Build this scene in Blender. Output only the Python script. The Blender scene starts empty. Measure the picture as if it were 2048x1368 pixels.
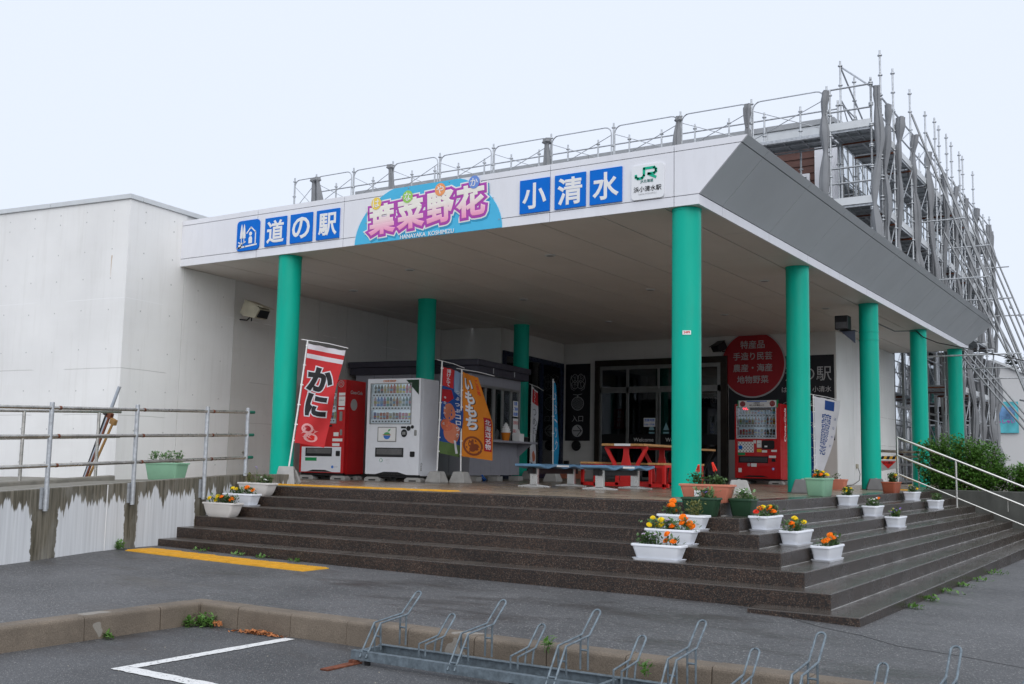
import bpy, bmesh, math, random
import numpy as np
from mathutils import Vector, Matrix
random.seed(7)
rng = np.random.default_rng(7)
scn = bpy.context.scene
COL = scn.collection
rad = math.radians
pi = math.pi

# ------------------------------------------------------------------ camera
def cam_axes(pitch, roll, yaw):
    a, b, c = rad(yaw), rad(pitch), rad(roll)
    fw = Vector((-math.sin(a) * math.cos(b), math.cos(a) * math.cos(b), math.sin(b)))
    r = Vector((math.cos(a), math.sin(a), 0)); u = r.cross(fw)
    return r * math.cos(c) + u * math.sin(c), -r * math.sin(c) + u * math.cos(c), fw
cd = bpy.data.cameras.new('camera'); cam = bpy.data.objects.new('camera', cd); COL.objects.link(cam)
r_, u_, f_ = cam_axes(6.4345, 1.1124, 32.6641)
cam.matrix_world = Matrix(((r_.x, u_.x, -f_.x, 4.3648), (r_.y, u_.y, -f_.y, -11.0718), (r_.z, u_.z, -f_.z, 0.4004), (0, 0, 0, 1)))
cd.sensor_width = 36; cd.lens = 2130.95 / 2048 * 36; cd.clip_end = 3000; cd.clip_start = 0.05
scn.camera = cam

# ------------------------------------------------------------------ sky, sun, exposure
SUN_EL, SUN_AZ = 45, 134          # azimuth measured clockwise from +Y
w = bpy.data.worlds.new("World"); scn.world = w; w.use_nodes = True
nt = w.node_tree; nt.nodes.clear()
sky = nt.nodes.new('ShaderNodeTexSky'); sky.sky_type = 'NISHITA'; sky.sun_disc = False
sky.sun_elevation = rad(SUN_EL); sky.sun_rotation = rad(SUN_AZ); sky.dust_density = 6; sky.air_density = 1.0
mx = nt.nodes.new('ShaderNodeMixRGB'); mx.inputs[0].default_value = 0.94; mx.inputs[2].default_value = (7.15, 7.75, 8.9, 1)
bg = nt.nodes.new('ShaderNodeBackground'); bg.inputs[1].default_value = 0.1
wo = nt.nodes.new('ShaderNodeOutputWorld')
nt.links.new(sky.outputs[0], mx.inputs[1]); nt.links.new(mx.outputs[0], bg.inputs[0]); nt.links.new(bg.outputs[0], wo.inputs[0])
sd = bpy.data.lights.new('sun', 'SUN'); sun = bpy.data.objects.new('sun', sd); COL.objects.link(sun)
sd.energy = 1.5; sd.angle = rad(80); sd.color = (1.0, 0.985, 0.965)
az, el = rad(SUN_AZ), rad(SUN_EL)
sdir = Vector((math.sin(az) * math.cos(el), math.cos(az) * math.cos(el), math.sin(el)))
sun.rotation_euler = sdir.to_track_quat('Z', 'Y').to_euler()
vs = scn.view_settings; vs.view_transform = 'Standard'; vs.look = 'None'; vs.exposure = 0.28; vs.gamma = 1; vs.use_curve_mapping = False
try:
    scn.cycles.max_bounces = 8; scn.cycles.transparent_max_bounces = 16; scn.cycles.use_denoising = True
    scn.cycles.sample_clamp_indirect = 6
except Exception: pass

# ------------------------------------------------------------------ materials
def srgb(r, g, b):
    f = lambda c: (c / 255 / 12.92) if c / 255 <= .04045 else ((c / 255 + .055) / 1.055) ** 2.4
    return (f(r), f(g), f(b))
class NT:
    def __init__(s, name):
        s.m = bpy.data.materials.new(name); s.m.use_nodes = True; s.t = s.m.node_tree
        s.b = s.t.nodes['Principled BSDF']; s.o = s.t.nodes['Material Output']
    def n(s, typ, ins=None, **kw):
        nd = s.t.nodes.new(typ)
        for k, v in kw.items(): setattr(nd, k, v)
        for k, v in (ins or {}).items(): s.put(nd.inputs[k], v)
        return nd
    def put(s, sock, v):
        if isinstance(v, bpy.types.NodeSocket): s.t.links.new(v, sock)
        elif hasattr(v, 'outputs'): s.t.links.new(v.outputs[0], sock)
        else:
            if sock.type == 'RGBA' and len(v) == 3: v = (*v, 1)
            sock.default_value = v
    def math(s, op, a, b=0.0, c=0.0, clamp=False):
        nd = s.t.nodes.new('ShaderNodeMath'); nd.operation = op; nd.use_clamp = clamp
        s.put(nd.inputs[0], a); s.put(nd.inputs[1], b); s.put(nd.inputs[2], c); return nd.outputs[0]
    def mix(s, f, a, b, bt='MIX'):
        nd = s.t.nodes.new('ShaderNodeMixRGB'); nd.blend_type = bt
        s.put(nd.inputs[0], f); s.put(nd.inputs[1], a); s.put(nd.inputs[2], b); return nd.outputs[0]
    def pos(s): return s.n('ShaderNodeNewGeometry').outputs['Position']
    def mapv(s, v, sc=(1, 1, 1), loc=(0, 0, 0)): return s.n('ShaderNodeMapping', {0: v, 1: loc, 3: sc}).outputs[0]
    def noise(s, v, sc, det=3, rough=.55, dist=0): return s.n('ShaderNodeTexNoise', {'Vector': v, 'Scale': sc, 'Detail': det, 'Roughness': rough, 'Distortion': dist}).outputs[0]
    def ramp(s, f, lo, hi, a=0.0, b=1.0):
        return s.n('ShaderNodeMapRange', {0: f, 1: lo, 2: hi, 3: a, 4: b}).outputs[0]
    def bump(s, h, st, dist=.01):
        s.put(s.b.inputs['Normal'], s.n('ShaderNodeBump', {'Height': h, 'Strength': st, 'Distance': dist}).outputs[0])
_M = {}
def M(name, col=(.5, .5, .5), rough=.5, metal=0, var=.1, vs=6, bump=0, bs=60, spec=.3, stretch=(1, 1, 1), dirt=0, emis=0, coat=0):
    if name in _M: return _M[name]
    k = NT(name); p = k.pos()
    pv = k.mapv(p, stretch)
    nz = k.noise(pv, vs, 4)
    f = k.ramp(nz, .3, .7, 1 - var, 1 + var)
    c = k.mix(1, col, k.n('ShaderNodeCombineColor', {0: f, 1: f, 2: f}), 'MULTIPLY')
    if dirt:
        d = k.ramp(k.noise(k.mapv(p, (3, 3, .5)), 2.2, 6, .65), .5, .72, 0, dirt)
        c = k.mix(d, c, (.16, .14, .11))
    k.put(k.b.inputs['Base Color'], c)
    k.put(k.b.inputs['Roughness'], k.ramp(k.noise(pv, vs * 2.3, 3), .3, .7, max(.02, rough * .82), min(1, rough * 1.18)))
    k.b.inputs['Metallic'].default_value = metal; k.b.inputs['Specular IOR Level'].default_value = spec
    if coat: k.b.inputs['Coat Weight'].default_value = coat
    if bump: k.bump(k.noise(p, bs, 3), bump)
    if emis:
        k.put(k.b.inputs['Emission Color'], col); k.b.inputs['Emission Strength'].default_value = emis
    _M[name] = k.m; return k.m

# asphalt -------------------------------------------------------
def asphalt(name, base, wetty):
    k = NT(name); p = k.pos()
    v = k.n('ShaderNodeTexVoronoi', {'Vector': p, 'Scale': 80.0 if 'parking' not in name else 120.0})
    cellr = k.n('ShaderNodeSeparateColor', {0: v.outputs['Color']})
    spk = k.math('MULTIPLY', k.math('GREATER_THAN', cellr.outputs[0], .84), k.math('LESS_THAN', v.outputs['Distance'], .42))
    big = k.ramp(k.noise(p, .8, 5, .6), .35, .7, .74, 1.22)
    fine = k.math('MULTIPLY', k.ramp(k.noise(p, 110, 2), .3, .7, .65, 1.4), k.ramp(k.noise(p, 34, 3, .7), .3, .7, .78, 1.24))
    f = k.math('MULTIPLY', big, fine)
    c = k.mix(1, base, k.n('ShaderNodeCombineColor', {0: f, 1: f, 2: f}), 'MULTIPLY')
    c = k.mix(k.math('MULTIPLY', spk, k.ramp(cellr.outputs[1], 0, 1, .25, 1)), c, (.36, .35, .33))
    wet = k.ramp(k.noise(k.mapv(p, (.5, 1.1, 1), (3.1, 1.7, 0)), 1.3, 6, .66), .50, .68, 0, 1)
    c = k.mix(k.math('MULTIPLY', wet, .55), c, (.030, .024, .021))
    k.put(k.b.inputs['Base Color'], c)
    k.put(k.b.inputs['Roughness'], k.ramp(wet, 0, 1, .62, .62 - wetty))
    k.b.inputs['Specular IOR Level'].default_value = .5
    h = k.math('ADD', k.math('MULTIPLY', v.outputs['Distance'], .8), k.noise(p, 60, 3))
    k.bump(h, .45, .006)
    return k.m
m_asph = asphalt('asphalt', (.080, .080, .082), .3)
m_park = asphalt('asphalt_parking', (.066, .067, .070), .2)

# speckled stone of the steps
m_bead = M('pale_joint_sealant', (.34, .34, .33), .35, var=.5, vs=4)
def stone_steps():
    k = NT('aggregate_stone'); p = k.pos()
    v = k.n('ShaderNodeTexVoronoi', {'Vector': p, 'Scale': 135.0}); s = k.n('ShaderNodeSeparateColor', {0: v.outputs['Color']})
    c = k.mix(k.ramp(s.outputs[0], .42, 1, 0, 1), (.009, .007, .006), (.080, .043, .026))
    c = k.mix(k.math('MULTIPLY', k.math('GREATER_THAN', s.outputs[1], .93), .7), c, (.17, .13, .10))
    big = k.ramp(k.noise(p, 1.6, 4), .35, .7, .7, 1.25)
    c = k.mix(1, c, k.n('ShaderNodeCombineColor', {0: big, 1: big, 2: big}), 'MULTIPLY')
    # wet film: glossier tops and side faces, their grey sheen painted into the colour
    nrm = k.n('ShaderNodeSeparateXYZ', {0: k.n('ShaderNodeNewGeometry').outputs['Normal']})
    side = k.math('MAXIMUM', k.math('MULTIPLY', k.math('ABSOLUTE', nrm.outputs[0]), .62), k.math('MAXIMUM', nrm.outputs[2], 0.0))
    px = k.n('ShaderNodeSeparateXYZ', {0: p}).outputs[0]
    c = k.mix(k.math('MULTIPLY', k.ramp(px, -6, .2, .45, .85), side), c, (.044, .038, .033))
    tread_light = k.math('MULTIPLY', k.math('MAXIMUM', nrm.outputs[2], 0.0), k.ramp(k.noise(k.mapv(p, (.8, .8, 1)), 3.0, 5, .6), .3, .65, .35, .95))  # tops lighter than risers: light on the treads painted into the colour
    c = k.mix(tread_light, c, (.088, .076, .066))
    sv = k.ramp(k.noise(p, 120, 2), .3, .7, .75, 1.25); c = k.mix(1, c, k.n('ShaderNodeCombineColor', {0: sv, 1: sv, 2: sv}), 'MULTIPLY')
    k.put(k.b.inputs['Base Color'], c)
    pud = k.ramp(k.noise(k.mapv(p, (1.4, .8, 1)), 2.6, 4), .46, .56, 0, 1)
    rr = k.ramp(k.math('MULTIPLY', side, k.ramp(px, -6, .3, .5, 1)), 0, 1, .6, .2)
    k.put(k.b.inputs['Roughness'], k.math('ADD', rr, k.math('MULTIPLY', pud, -.12)))
    k.bump(v.outputs['Distance'], .35, .004)
    return k.m
m_step = stone_steps()
def floor_tan():
    k = NT('wet_tan_paving'); p = k.pos()
    n1 = k.ramp(k.noise(p, 1.3, 5), .35, .68, .78, 1.18)
    br = k.n('ShaderNodeTexBrick', {'Vector': k.mapv(p, (1, 1, 1)), 'Color1': (.30, .235, .17), 'Color2': (.27, .21, .155), 'Mortar': (.20, .16, .12), 'Scale': 1.0, 'Mortar Size': .006, 'Brick Width': .3, 'Row Height': .3}, offset=0.0)
    c = k.mix(1, br.outputs[0], k.n('ShaderNodeCombineColor', {0: n1, 1: n1, 2: n1}), 'MULTIPLY')
    sp = k.ramp(k.noise(p, 160, 2), .35, .65, .8, 1.2)
    c = k.mix(1, c, k.n('ShaderNodeCombineColor', {0: sp, 1: sp, 2: sp}), 'MULTIPLY')
    k.put(k.b.inputs['Base Color'], c)
    k.put(k.b.inputs['Roughness'], k.ramp(k.noise(p, 2.2, 4), .4, .62, .2, .42))
    k.bump(k.noise(p, 90, 2), .15, .003)
    return k.m
m_floor = floor_tan()
def painted_wall(name, col, amt=.35):
    k = NT(name); p = k.pos()
    streak = k.ramp(k.noise(k.mapv(p, (5, 5, .35)), 2.0, 6, .7), .52, .8, 0, amt)
    big = k.ramp(k.noise(p, .7, 4), .3, .7, .93, 1.05)
    c = k.mix(1, col, k.n('ShaderNodeCombineColor', {0: big, 1: big, 2: big}), 'MULTIPLY')
    c = k.mix(streak, c, (.42, .40, .35))
    form = k.ramp(k.noise(k.mapv(p, (.4, .4, 3.2)), 1.1, 2), .50, .52, 0, .05)
    c = k.mix(form, c, (.86, .87, .88))
    sx_ = k.n('ShaderNodeSeparateXYZ', {0: p}); msk = k.ramp(k.noise(k.mapv(p, (.9, .9, .1)), 1.0, 2), .48, .52, 0, 1)
    for z_, c_ in ((2.93, (.9, .9, .9)), (1.78, (.30, .29, .27)), (1.02, (.36, .35, .32))):
        ln = k.math('LESS_THAN', k.math('ABSOLUTE', k.math('SUBTRACT', sx_.outputs[2], k.math('ADD', z_, k.math('MULTIPLY', k.noise(p, 1.5, 2), .03)))), .006)
        c = k.mix(k.math('MULTIPLY', k.math('MULTIPLY', ln, msk), .5), c, c_)
    rs = k.math('MULTIPLY', k.math('LESS_THAN', k.math('ABSOLUTE', k.math('SUBTRACT', k.math('ADD', sx_.outputs[0], k.math('MULTIPLY', k.noise(p, 9, 2), .03)), -10.53)), .012), k.ramp(sx_.outputs[2], 3.25, 3.62, 0, .7))
    rs = k.math('MULTIPLY', rs, k.math('MULTIPLY', k.math('LESS_THAN', sx_.outputs[2], 3.66), k.math('LESS_THAN', sx_.outputs[1], .0)))
    c = k.mix(rs, c, (.42, .24, .10))
    k.put(k.b.inputs['Base Color'], c); k.b.inputs['Roughness'].default_value = .72
    k.bump(k.noise(p, 35, 4), .12, .004)
    return k.m
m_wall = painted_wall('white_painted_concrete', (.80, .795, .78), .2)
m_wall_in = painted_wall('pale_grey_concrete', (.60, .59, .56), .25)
def stained_wall():
    k = NT('water_stained_concrete'); p = k.pos(); s = k.n('ShaderNodeSeparateXYZ', {0: p})
    y, z = s.outputs[1], s.outputs[2]
    top = k.math('ADD', k.math('MULTIPLY', y, .045), .15)            # the coping line of the sloping wall
    d = k.math('SUBTRACT', top, z)
    drip = k.noise(k.mapv(p, (0, 4.2, .25)), 1.0, 6, .68)
    h = k.math('ADD', k.ramp(drip, .3, .75, -.02, .46), k.ramp(k.noise(k.mapv(p, (0, 19, .4)), 1.0, 3), .35, .7, -.05, .09))
    for c0, w0 in ((-3.42, .17), (-2.12, .10), (-.88, .10), (-.5, .06)):
        g = k.math('SUBTRACT', w0, k.math('ABSOLUTE', k.math('SUBTRACT', k.math('ADD', y, k.math('MULTIPLY', k.noise(k.mapv(p, (0, 0, 6)), 1.0, 5, .7), .12)), c0 + .035)))
        h = k.math('ADD', h, k.ramp(g, -.015, .02, 0, 1.2))
    m = k.ramp(k.math('SUBTRACT', h, d), -.012, .022, 0, 1)
    vert = k.ramp(k.noise(k.mapv(p, (9, 26, .6)), 1.0, 3), .35, .7, .87, 1.07)
    base = k.mix(k.ramp(k.noise(k.mapv(p, (4, 22, .8)), 1.0, 5), .58, .76, 0, .4), (.60, .615, .63), (.30, .30, .28))
    st = k.mix(k.ramp(k.noise(k.mapv(p, (9, 24, 1.1)), 1.0, 5, .7), .38, .64, 0, 1), (.062, .055, .036), (.20, .18, .14))
    st = k.mix(k.ramp(k.noise(k.mapv(p, (3, 5, 2)), 1.0, 4), .5, .7, 0, .6), st, (.26, .25, .22))
    c = k.mix(m, base, st)
    c = k.mix(1, c, k.n('ShaderNodeCombineColor', {0: vert, 1: vert, 2: vert}), 'MULTIPLY')
    k.put(k.b.inputs['Base Color'], c); k.put(k.b.inputs['Roughness'], k.ramp(m, 0, 1, .75, .42))
    k.bump(k.noise(p, 50, 3), .2, .004)
    return k.m
m_ret = stained_wall()
m_conc = M('bare_concrete', (.20, .19, .165), .75, var=.2, bump=.3, bs=40, dirt=.4)
m_weight = M('concrete_weight', (.36, .355, .34), .8, var=.15, bump=.3, bs=50)
m_dkconc = M('dark_planter_concrete', (.075, .077, .07), .6, var=.25, stretch=(1, 1, .3), bump=.2)
def kerb_mat():
    k = NT('kerb_concrete'); p = k.pos()
    n = k.ramp(k.noise(p, 3, 5), .3, .7, .75, 1.2); sp = k.ramp(k.noise(p, 150, 2), .3, .7, .7, 1.3)
    c = k.mix(1, (.150, .120, .090), k.n('ShaderNodeCombineColor', {0: n, 1: n, 2: n}), 'MULTIPLY')
    c = k.mix(1, c, k.n('ShaderNodeCombineColor', {0: sp, 1: sp, 2: sp}), 'MULTIPLY')
    c = k.mix(k.ramp(k.noise(p, 1.7, 3), .665, .67, 0, .8), c, (.27, .25, .22))
    k.put(k.b.inputs['Base Color'], c); k.b.inputs['Roughness'].default_value = .7
    k.bump(k.noise(p, 70, 3), .5, .006); return k.m
m_kerb = kerb_mat()
m_green = M('teal_green_paint', (.0, .40, .285), .42, var=.06, vs=3, stretch=(1, 1, .4), spec=.2, dirt=.08)
m_steel = M('galvanised_steel', (.46, .48, .50), .45, .6, var=.2, vs=18, bump=.05)
m_zinc = M('spangled_zinc', (.15, .185, .21), .5, .4, var=.3, vs=26, bump=.08)
m_stain = M('stainless_tube', (.50, .48, .44), .3, .9, var=.2, vs=9, dirt=.35)
m_chrome = M('brushed_aluminium', (.58, .57, .54), .3, .85, var=.06)
m_rust = M('rusty_steel', (.16, .055, .03), .8, .1, var=.4, vs=20, bump=.3)
m_white = M('white_panel', (.76, .765, .80), .42, var=.02, vs=1.5)
m_fascia = M('fascia_panel', (.76, .765, .80), .45, var=.03, vs=1.2, stretch=(1, 1, .4), dirt=.06)
m_flare = M('grey_metal_cladding', (.50, .53, .55), .42, .1, var=.04, vs=1.1)
m_soffit = M('soffit_board', (.66, .62, .585), .5, var=.05, vs=1.2, stretch=(1, .5, 1))
m_dark = M('dark_gap', (.02, .02, .02), .8, var=0)
m_black = M('black_plastic', (.012, .012, .013), .4, var=.1)
m_cap = M('light_metal_coping', (.62, .64, .65), .4, .2, var=.05)
m_capd = M('grey_metal_coping', (.33, .34, .35), .45, .3, var=.08)
m_yel = M('yellow_tactile', (.66, .36, .035), .55, var=.13, vs=9, bump=.1)
m_paint = None
def roadpaint():
    k = NT('worn_white_road_paint'); p = k.pos()
    n = k.noise(p, 38, 5, .7)
    c = k.mix(k.math('MULTIPLY', k.ramp(n, .55, .60, 0, 1), k.ramp(k.noise(p, 4, 2), .42, .6, .25, 1)), (.70, .70, .69), (.07, .07, .07))
    k.put(k.b.inputs['Base Color'], c); k.b.inputs['Roughness'].default_value = .6; k.bump(k.noise(p, 90, 2), .3, .004); return k.m
m_paint = roadpaint()
def wood(name, col, sc=(1, 12, 12)):
    k = NT(name); p = k.pos()
    n = k.ramp(k.noise(k.mapv(p, sc), 2.0, 6, .65, 1.2), .3, .75, .55, 1.3)
    c = k.mix(1, col, k.n('ShaderNodeCombineColor', {0: n, 1: n, 2: n}), 'MULTIPLY')
    k.put(k.b.inputs['Base Color'], c); k.b.inputs['Roughness'].default_value = .6; k.bump(n, .2, .004); return k.m
m_siding = wood('brown_cedar', (.105, .042, .030), (1, 1, 14))
m_timber = wood('varnished_timber', (.52, .27, .09), (14, 1.2, 14))
m_red = M('red_enamel', (.50, .008, .010), .35, var=.05, coat=.2)
m_redp = M('red_painted_steel', (.58, .018, .016), .4, var=.08)
m_blue = M('sign_blue', (.0, .145, .60), .5, var=.03, spec=.15)
m_navy = M('navy_frame', (.008, .017, .045), .3, var=.15)
m_bronze = M('dark_bronze_frame', (.035, .028, .022), .4, .4, var=.2)
m_alu = M('grey_aluminium_frame', (.27, .27, .26), .38, .6, var=.1)
m_signblk = M('matt_black_sign', (.010, .010, .013), .35, var=.1)
m_signred = M('dark_red_sign', (.33, .012, .018), .4, var=.04)
m_lett = M('white_lettering', (.78, .78, .77), .5, var=.02)
m_lettg = M('grey_lettering', (.42, .42, .42), .5, var=.05)
m_ink = M('black_ink', (.012, .012, .014), .55, var=.05)
def fabric(name, col, t=.25):
    k = NT(name); p = k.pos()
    n = k.ramp(k.noise(p, 3, 3), .3, .7, .92, 1.08)
    c = k.mix(1, col, k.n('ShaderNodeCombineColor', {0: n, 1: n, 2: n}), 'MULTIPLY')
    k.put(k.b.inputs['Base Color'], c); k.b.inputs['Roughness'].default_value = .8
    tr = k.n('ShaderNodeBsdfTranslucent', {0: c}); ms = k.n('ShaderNodeMixShader', {0: t, 1: k.b.outputs[0], 2: tr})
    k.put(k.o.inputs[0], ms); return k.m
m_fred = fabric('red_cloth', (.60, .030, .035)); m_fwhite = fabric('white_cloth', (.72, .72, .76)); m_forange = fabric('orange_cloth', (.70, .22, .015))
m_fblue = fabric('blue_cloth', (.015, .07, .28)); m_fcyan = fabric('cyan_cloth', (.01, .27, .52)); m_fbrown = fabric('brown_print', (.25, .06, .02))
m_fsky = fabric('pale_blue_cloth', (.30, .42, .60)); m_fgreen = fabric('grass_print', (.10, .17, .05)); m_fsalmon = fabric('salmon_print', (.62, .20, .11))
m_fpink = fabric('pink_crab_print', (.80, .42, .42)); m_fcrim = fabric('crimson_print', (.40, .01, .02))
m_mesh = fabric('grey_mesh_sheet', (.30, .31, .325), .25)
def glass(name, tint, refl=.12, rough=.03):
    k = NT(name); k.t.nodes.remove(k.b)
    tr = k.n('ShaderNodeBsdfTransparent', {0: tint}); gl = k.n('ShaderNodeBsdfGlossy', {0: (.9, .93, .95), 'Roughness': rough})
    fr = k.n('ShaderNodeFresnel', {0: 1.5}); f = k.math('ADD', k.math('MULTIPLY', fr.outputs[0], 1.0), refl, clamp=True)
    ms = k.n('ShaderNodeMixShader', {0: f, 1: tr, 2: gl}); k.put(k.o.inputs[0], ms); return k.m
m_glass = glass('dark_glass', (.55, .57, .58), .05); m_glassc = glass('clear_glass', (.86, .9, .9), .02); m_glasspale = glass('pale_reflective_glass', (.42, .5, .52), .55)

# ------------------------------------------------------------------ mesh helpers
class MB:
    def __init__(s): s.v = []; s.f = []
    def add(s, vs, fs):
        o = len(s.v); s.v += [tuple(v) for v in vs]; s.f += [tuple(i + o for i in f) for f in fs]; return s
    def box(s, x0, x1, y0, y1, z0, z1):
        return s.add([(x0, y0, z0), (x1, y0, z0), (x1, y1, z0), (x0, y1, z0), (x0, y0, z1), (x1, y0, z1), (x1, y1, z1), (x0, y1, z1)],
                     [(0, 3, 2, 1), (4, 5, 6, 7), (0, 1, 5, 4), (1, 2, 6, 5), (2, 3, 7, 6), (3, 0, 4, 7)])
    def tube(s, pts, r, n=8, cap=True):
        pts = [Vector(p) for p in pts]; rings = []; m = len(pts); rr = r if isinstance(r, (list, tuple)) else [r] * m
        ref = None
        for i, p in enumerate(pts):
            d = (pts[min(i + 1, m - 1)] - pts[max(i - 1, 0)]).normalized()
            if ref is None: ref = Vector((0, 0, 1)) if abs(d.z) < .9 else Vector((1, 0, 0))
            a = d.cross(ref).normalized(); b = d.cross(a).normalized(); ref = -b if False else ref
            if abs(d.dot(ref)) > .98: ref = Vector((1, 0, 0)) if abs(d.x) < .9 else Vector((0, 1, 0)); a = d.cross(ref).normalized(); b = d.cross(a).normalized()
            rings.append([p + (a * math.cos(t) + b * math.sin(t)) * rr[i] for t in [2 * pi * j / n for j in range(n)]])
        vs = [v for rg in rings for v in rg]; fs = []
        for i in range(m - 1):
            for j in range(n):
                k = (j + 1) % n; fs.append((i * n + j, i * n + k, (i + 1) * n + k, (i + 1) * n + j))
        if cap: fs.append(tuple(range(n))[::-1]); fs.append(tuple((m - 1) * n + j for j in range(n)))
        return s.add(vs, fs)
    def cyl(s, x, y, z0, z1, r, n=24, r2=None):
        r2 = r if r2 is None else r2
        vs = [(x + r * math.cos(2 * pi * j / n), y + r * math.sin(2 * pi * j / n), z0) for j in range(n)] + [(x + r2 * math.cos(2 * pi * j / n), y + r2 * math.sin(2 * pi * j / n), z1) for j in range(n)]
        return s.add(vs, [(j, (j + 1) % n, n + (j + 1) % n, n + j) for j in range(n)] + [tuple(range(n))[::-1], tuple(range(n, 2 * n))])
    def prism(s, poly, a, b, ax='z'):
        n = len(poly)
        def P(p, h): return {'z': (p[0], p[1], h), 'y': (p[0], h, p[1]), 'x': (h, p[0], p[1])}[ax]
        return s.add([P(p, a) for p in poly] + [P(p, b) for p in poly], [(j, (j + 1) % n, n + (j + 1) % n, n + j) for j in range(n)] + [tuple(range(n))[::-1], tuple(range(n, 2 * n))])
    def loft(s, rings, cap0=True, cap1=True):
        n = len(rings[0]); vs = [v for r in rings for v in r]; fs = []
        for i in range(len(rings) - 1):
            for j in range(n): k = (j + 1) % n; fs.append((i * n + j, i * n + k, (i + 1) * n + k, (i + 1) * n + j))
        if cap0: fs.append(tuple(range(n))[::-1])
        if cap1: fs.append(tuple((len(rings) - 1) * n + j for j in range(n)))
        return s.add(vs, fs)
    def ball(s, c, r, n=8, m=6, sq=1, jit=0):
        vs = []; fs = []
        for i in range(m + 1):
            for j in range(n):
                q = 1 + random.uniform(-jit, jit); th = pi * i / m; ph = 2 * pi * j / n
                vs.append((c[0] + r * q * math.sin(th) * math.cos(ph), c[1] + r * q * math.sin(th) * math.sin(ph), c[2] + r * q * sq * math.cos(th)))
        for i in range(m):
            for j in range(n): k = (j + 1) % n; fs.append((i * n + j, (i + 1) * n + j, (i + 1) * n + k, i * n + k))
        return s.add(vs, fs)
    def xf(s, M4): s.v = [tuple(M4 @ Vector(v)) for v in s.v]; return s
    def mesh(s, name, mat, smooth=False):
        me = bpy.data.meshes.new(name); me.from_pydata(s.v, [], s.f); me.update()
        bm = bmesh.new(); bm.from_mesh(me); bmesh.ops.recalc_face_normals(bm, faces=bm.faces); bm.to_mesh(me); bm.free()
        if mat: me.materials.append(mat)
        if smooth:
            me.polygons.foreach_set('use_smooth', [True] * len(me.polygons))
            try: me.set_sharp_from_angle(angle=rad(40))
            except Exception: pass
        return me
def link(name, me, parent=None, loc=(0, 0, 0), rz=0):
    o = bpy.data.objects.new(name, me); COL.objects.link(o); o.parent = parent; o.location = loc; o.rotation_euler = (0, 0, rz); return o
def part(name, mb, mat, parent, smooth=False, bevel=0, loc=(0, 0, 0), rz=0):
    o = link(name, mb.mesh(name, mat, smooth), parent, loc, rz)
    if bevel:
        b = o.modifiers.new('bevel', 'BEVEL'); b.width = bevel; b.segments = 2; b.limit_method = 'ANGLE'
    return o
def box(name, x0, x1, y0, y1, z0, z1, mat, parent=None, bevel=0): return part(name, MB().box(x0, x1, y0, y1, z0, z1), mat, parent, bevel=bevel)
def tag(o, label=None, cat=None, group=None, kind=None):
    if label: o['label'] = label
    if cat: o['category'] = cat
    if group: o['group'] = group
    if kind: o['kind'] = kind
    return o
def thing(name, label, cat, loc=(0, 0, 0), rz=0, group=None):
    o = bpy.data.objects.new(name, None); COL.objects.link(o); o.location = loc; o.rotation_euler = (0, 0, rz); o.empty_display_size = .2
    return tag(o, label, cat, group)
def struct(name, mb, mat, smooth=False, bevel=0): return tag(part(name, mb, mat, None, smooth, bevel), kind='structure')
def dup(root, loc=None, rz=None, label=None):
    r = root.copy(); COL.objects.link(r)
    if loc is not None: r.location = loc
    if rz is not None: r.rotation_euler = (0, 0, rz)
    if label: r['label'] = label
    for ch in list(root.children):
        c = ch.copy(); COL.objects.link(c); c.parent = r
        for g in ch.children:
            d = g.copy(); COL.objects.link(d); d.parent = c
    return r

# ------------------------------------------------------------------ lettering
_G = {}
def glyph(s, weight=0.0):
    key = (s, weight)
    if key in _G: return _G[key]
    cu = bpy.data.curves.new('t', 'FONT'); cu.body = s; cu.size = 1; cu.resolution_u = 3
    if weight: cu.bevel_depth = weight; cu.bevel_resolution = 1
    ob = bpy.data.objects.new('t', cu); COL.objects.link(ob)
    dg = bpy.context.evaluated_depsgraph_get(); dg.update()
    me = bpy.data.meshes.new_from_object(ob.evaluated_get(dg), depsgraph=dg)
    vs = np.array([v.co[:] for v in me.vertices]).reshape(-1, 3); fs = [tuple(p.vertices) for p in me.polygons]
    bpy.data.objects.remove(ob); bpy.data.curves.remove(cu); bpy.data.meshes.remove(me)
    _G[key] = (vs, fs); return _G[key]
def bbox0(s):
    v, f = glyph(s, 0.0)
    return (v[:, 0].min(), v[:, 0].max(), v[:, 1].min(), v[:, 1].max()) if len(v) else (0, 1, 0, 1)
def textmesh(s, cx, cy, w, h, weight=0.0, wz=0.0, thick=.0025, stretch=False, rot=0, skew=0, flat=True):
    """outline text fitted in a w x h box centred on cx, cy -> MB in (u, v, w) space"""
    vs, fs = glyph(s, weight); mb = MB()
    if not len(vs): return mb
    x0, x1, y0, y1 = bbox0(s)
    sx = w / max(1e-6, x1 - x0); sy = h / max(1e-6, y1 - y0)
    if not stretch: sx = sy = min(sx, sy)
    u = (vs[:, 0] - (x0 + x1) / 2) * sx; v = (vs[:, 1] - (y0 + y1) / 2) * sy
    u = u + v * skew
    cr, sr = math.cos(rot), math.sin(rot)
    U = cx + u * cr - v * sr; V = cy + u * sr + v * cr
    W = wz + (vs[:, 2] / weight * thick if weight else np.full(len(u), thick))
    mb.v = [tuple(q) for q in np.stack([U, V, W], 1)]; mb.f = list(fs); return mb
def vtext(s, cx, cy, w, h, gap=.1, **kw):
    n = len(s); ch = h / n; mb = MB()
    for i, c in enumerate(s):
        t = textmesh(c, cx, cy + h / 2 - ch * (i + .5), w, ch * (1 - gap), **kw); mb.add(t.v, t.f)
    return mb
def mapmb(mb, fn):
    mb.v = [tuple(fn(*v)) for v in mb.v]; return mb
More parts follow.
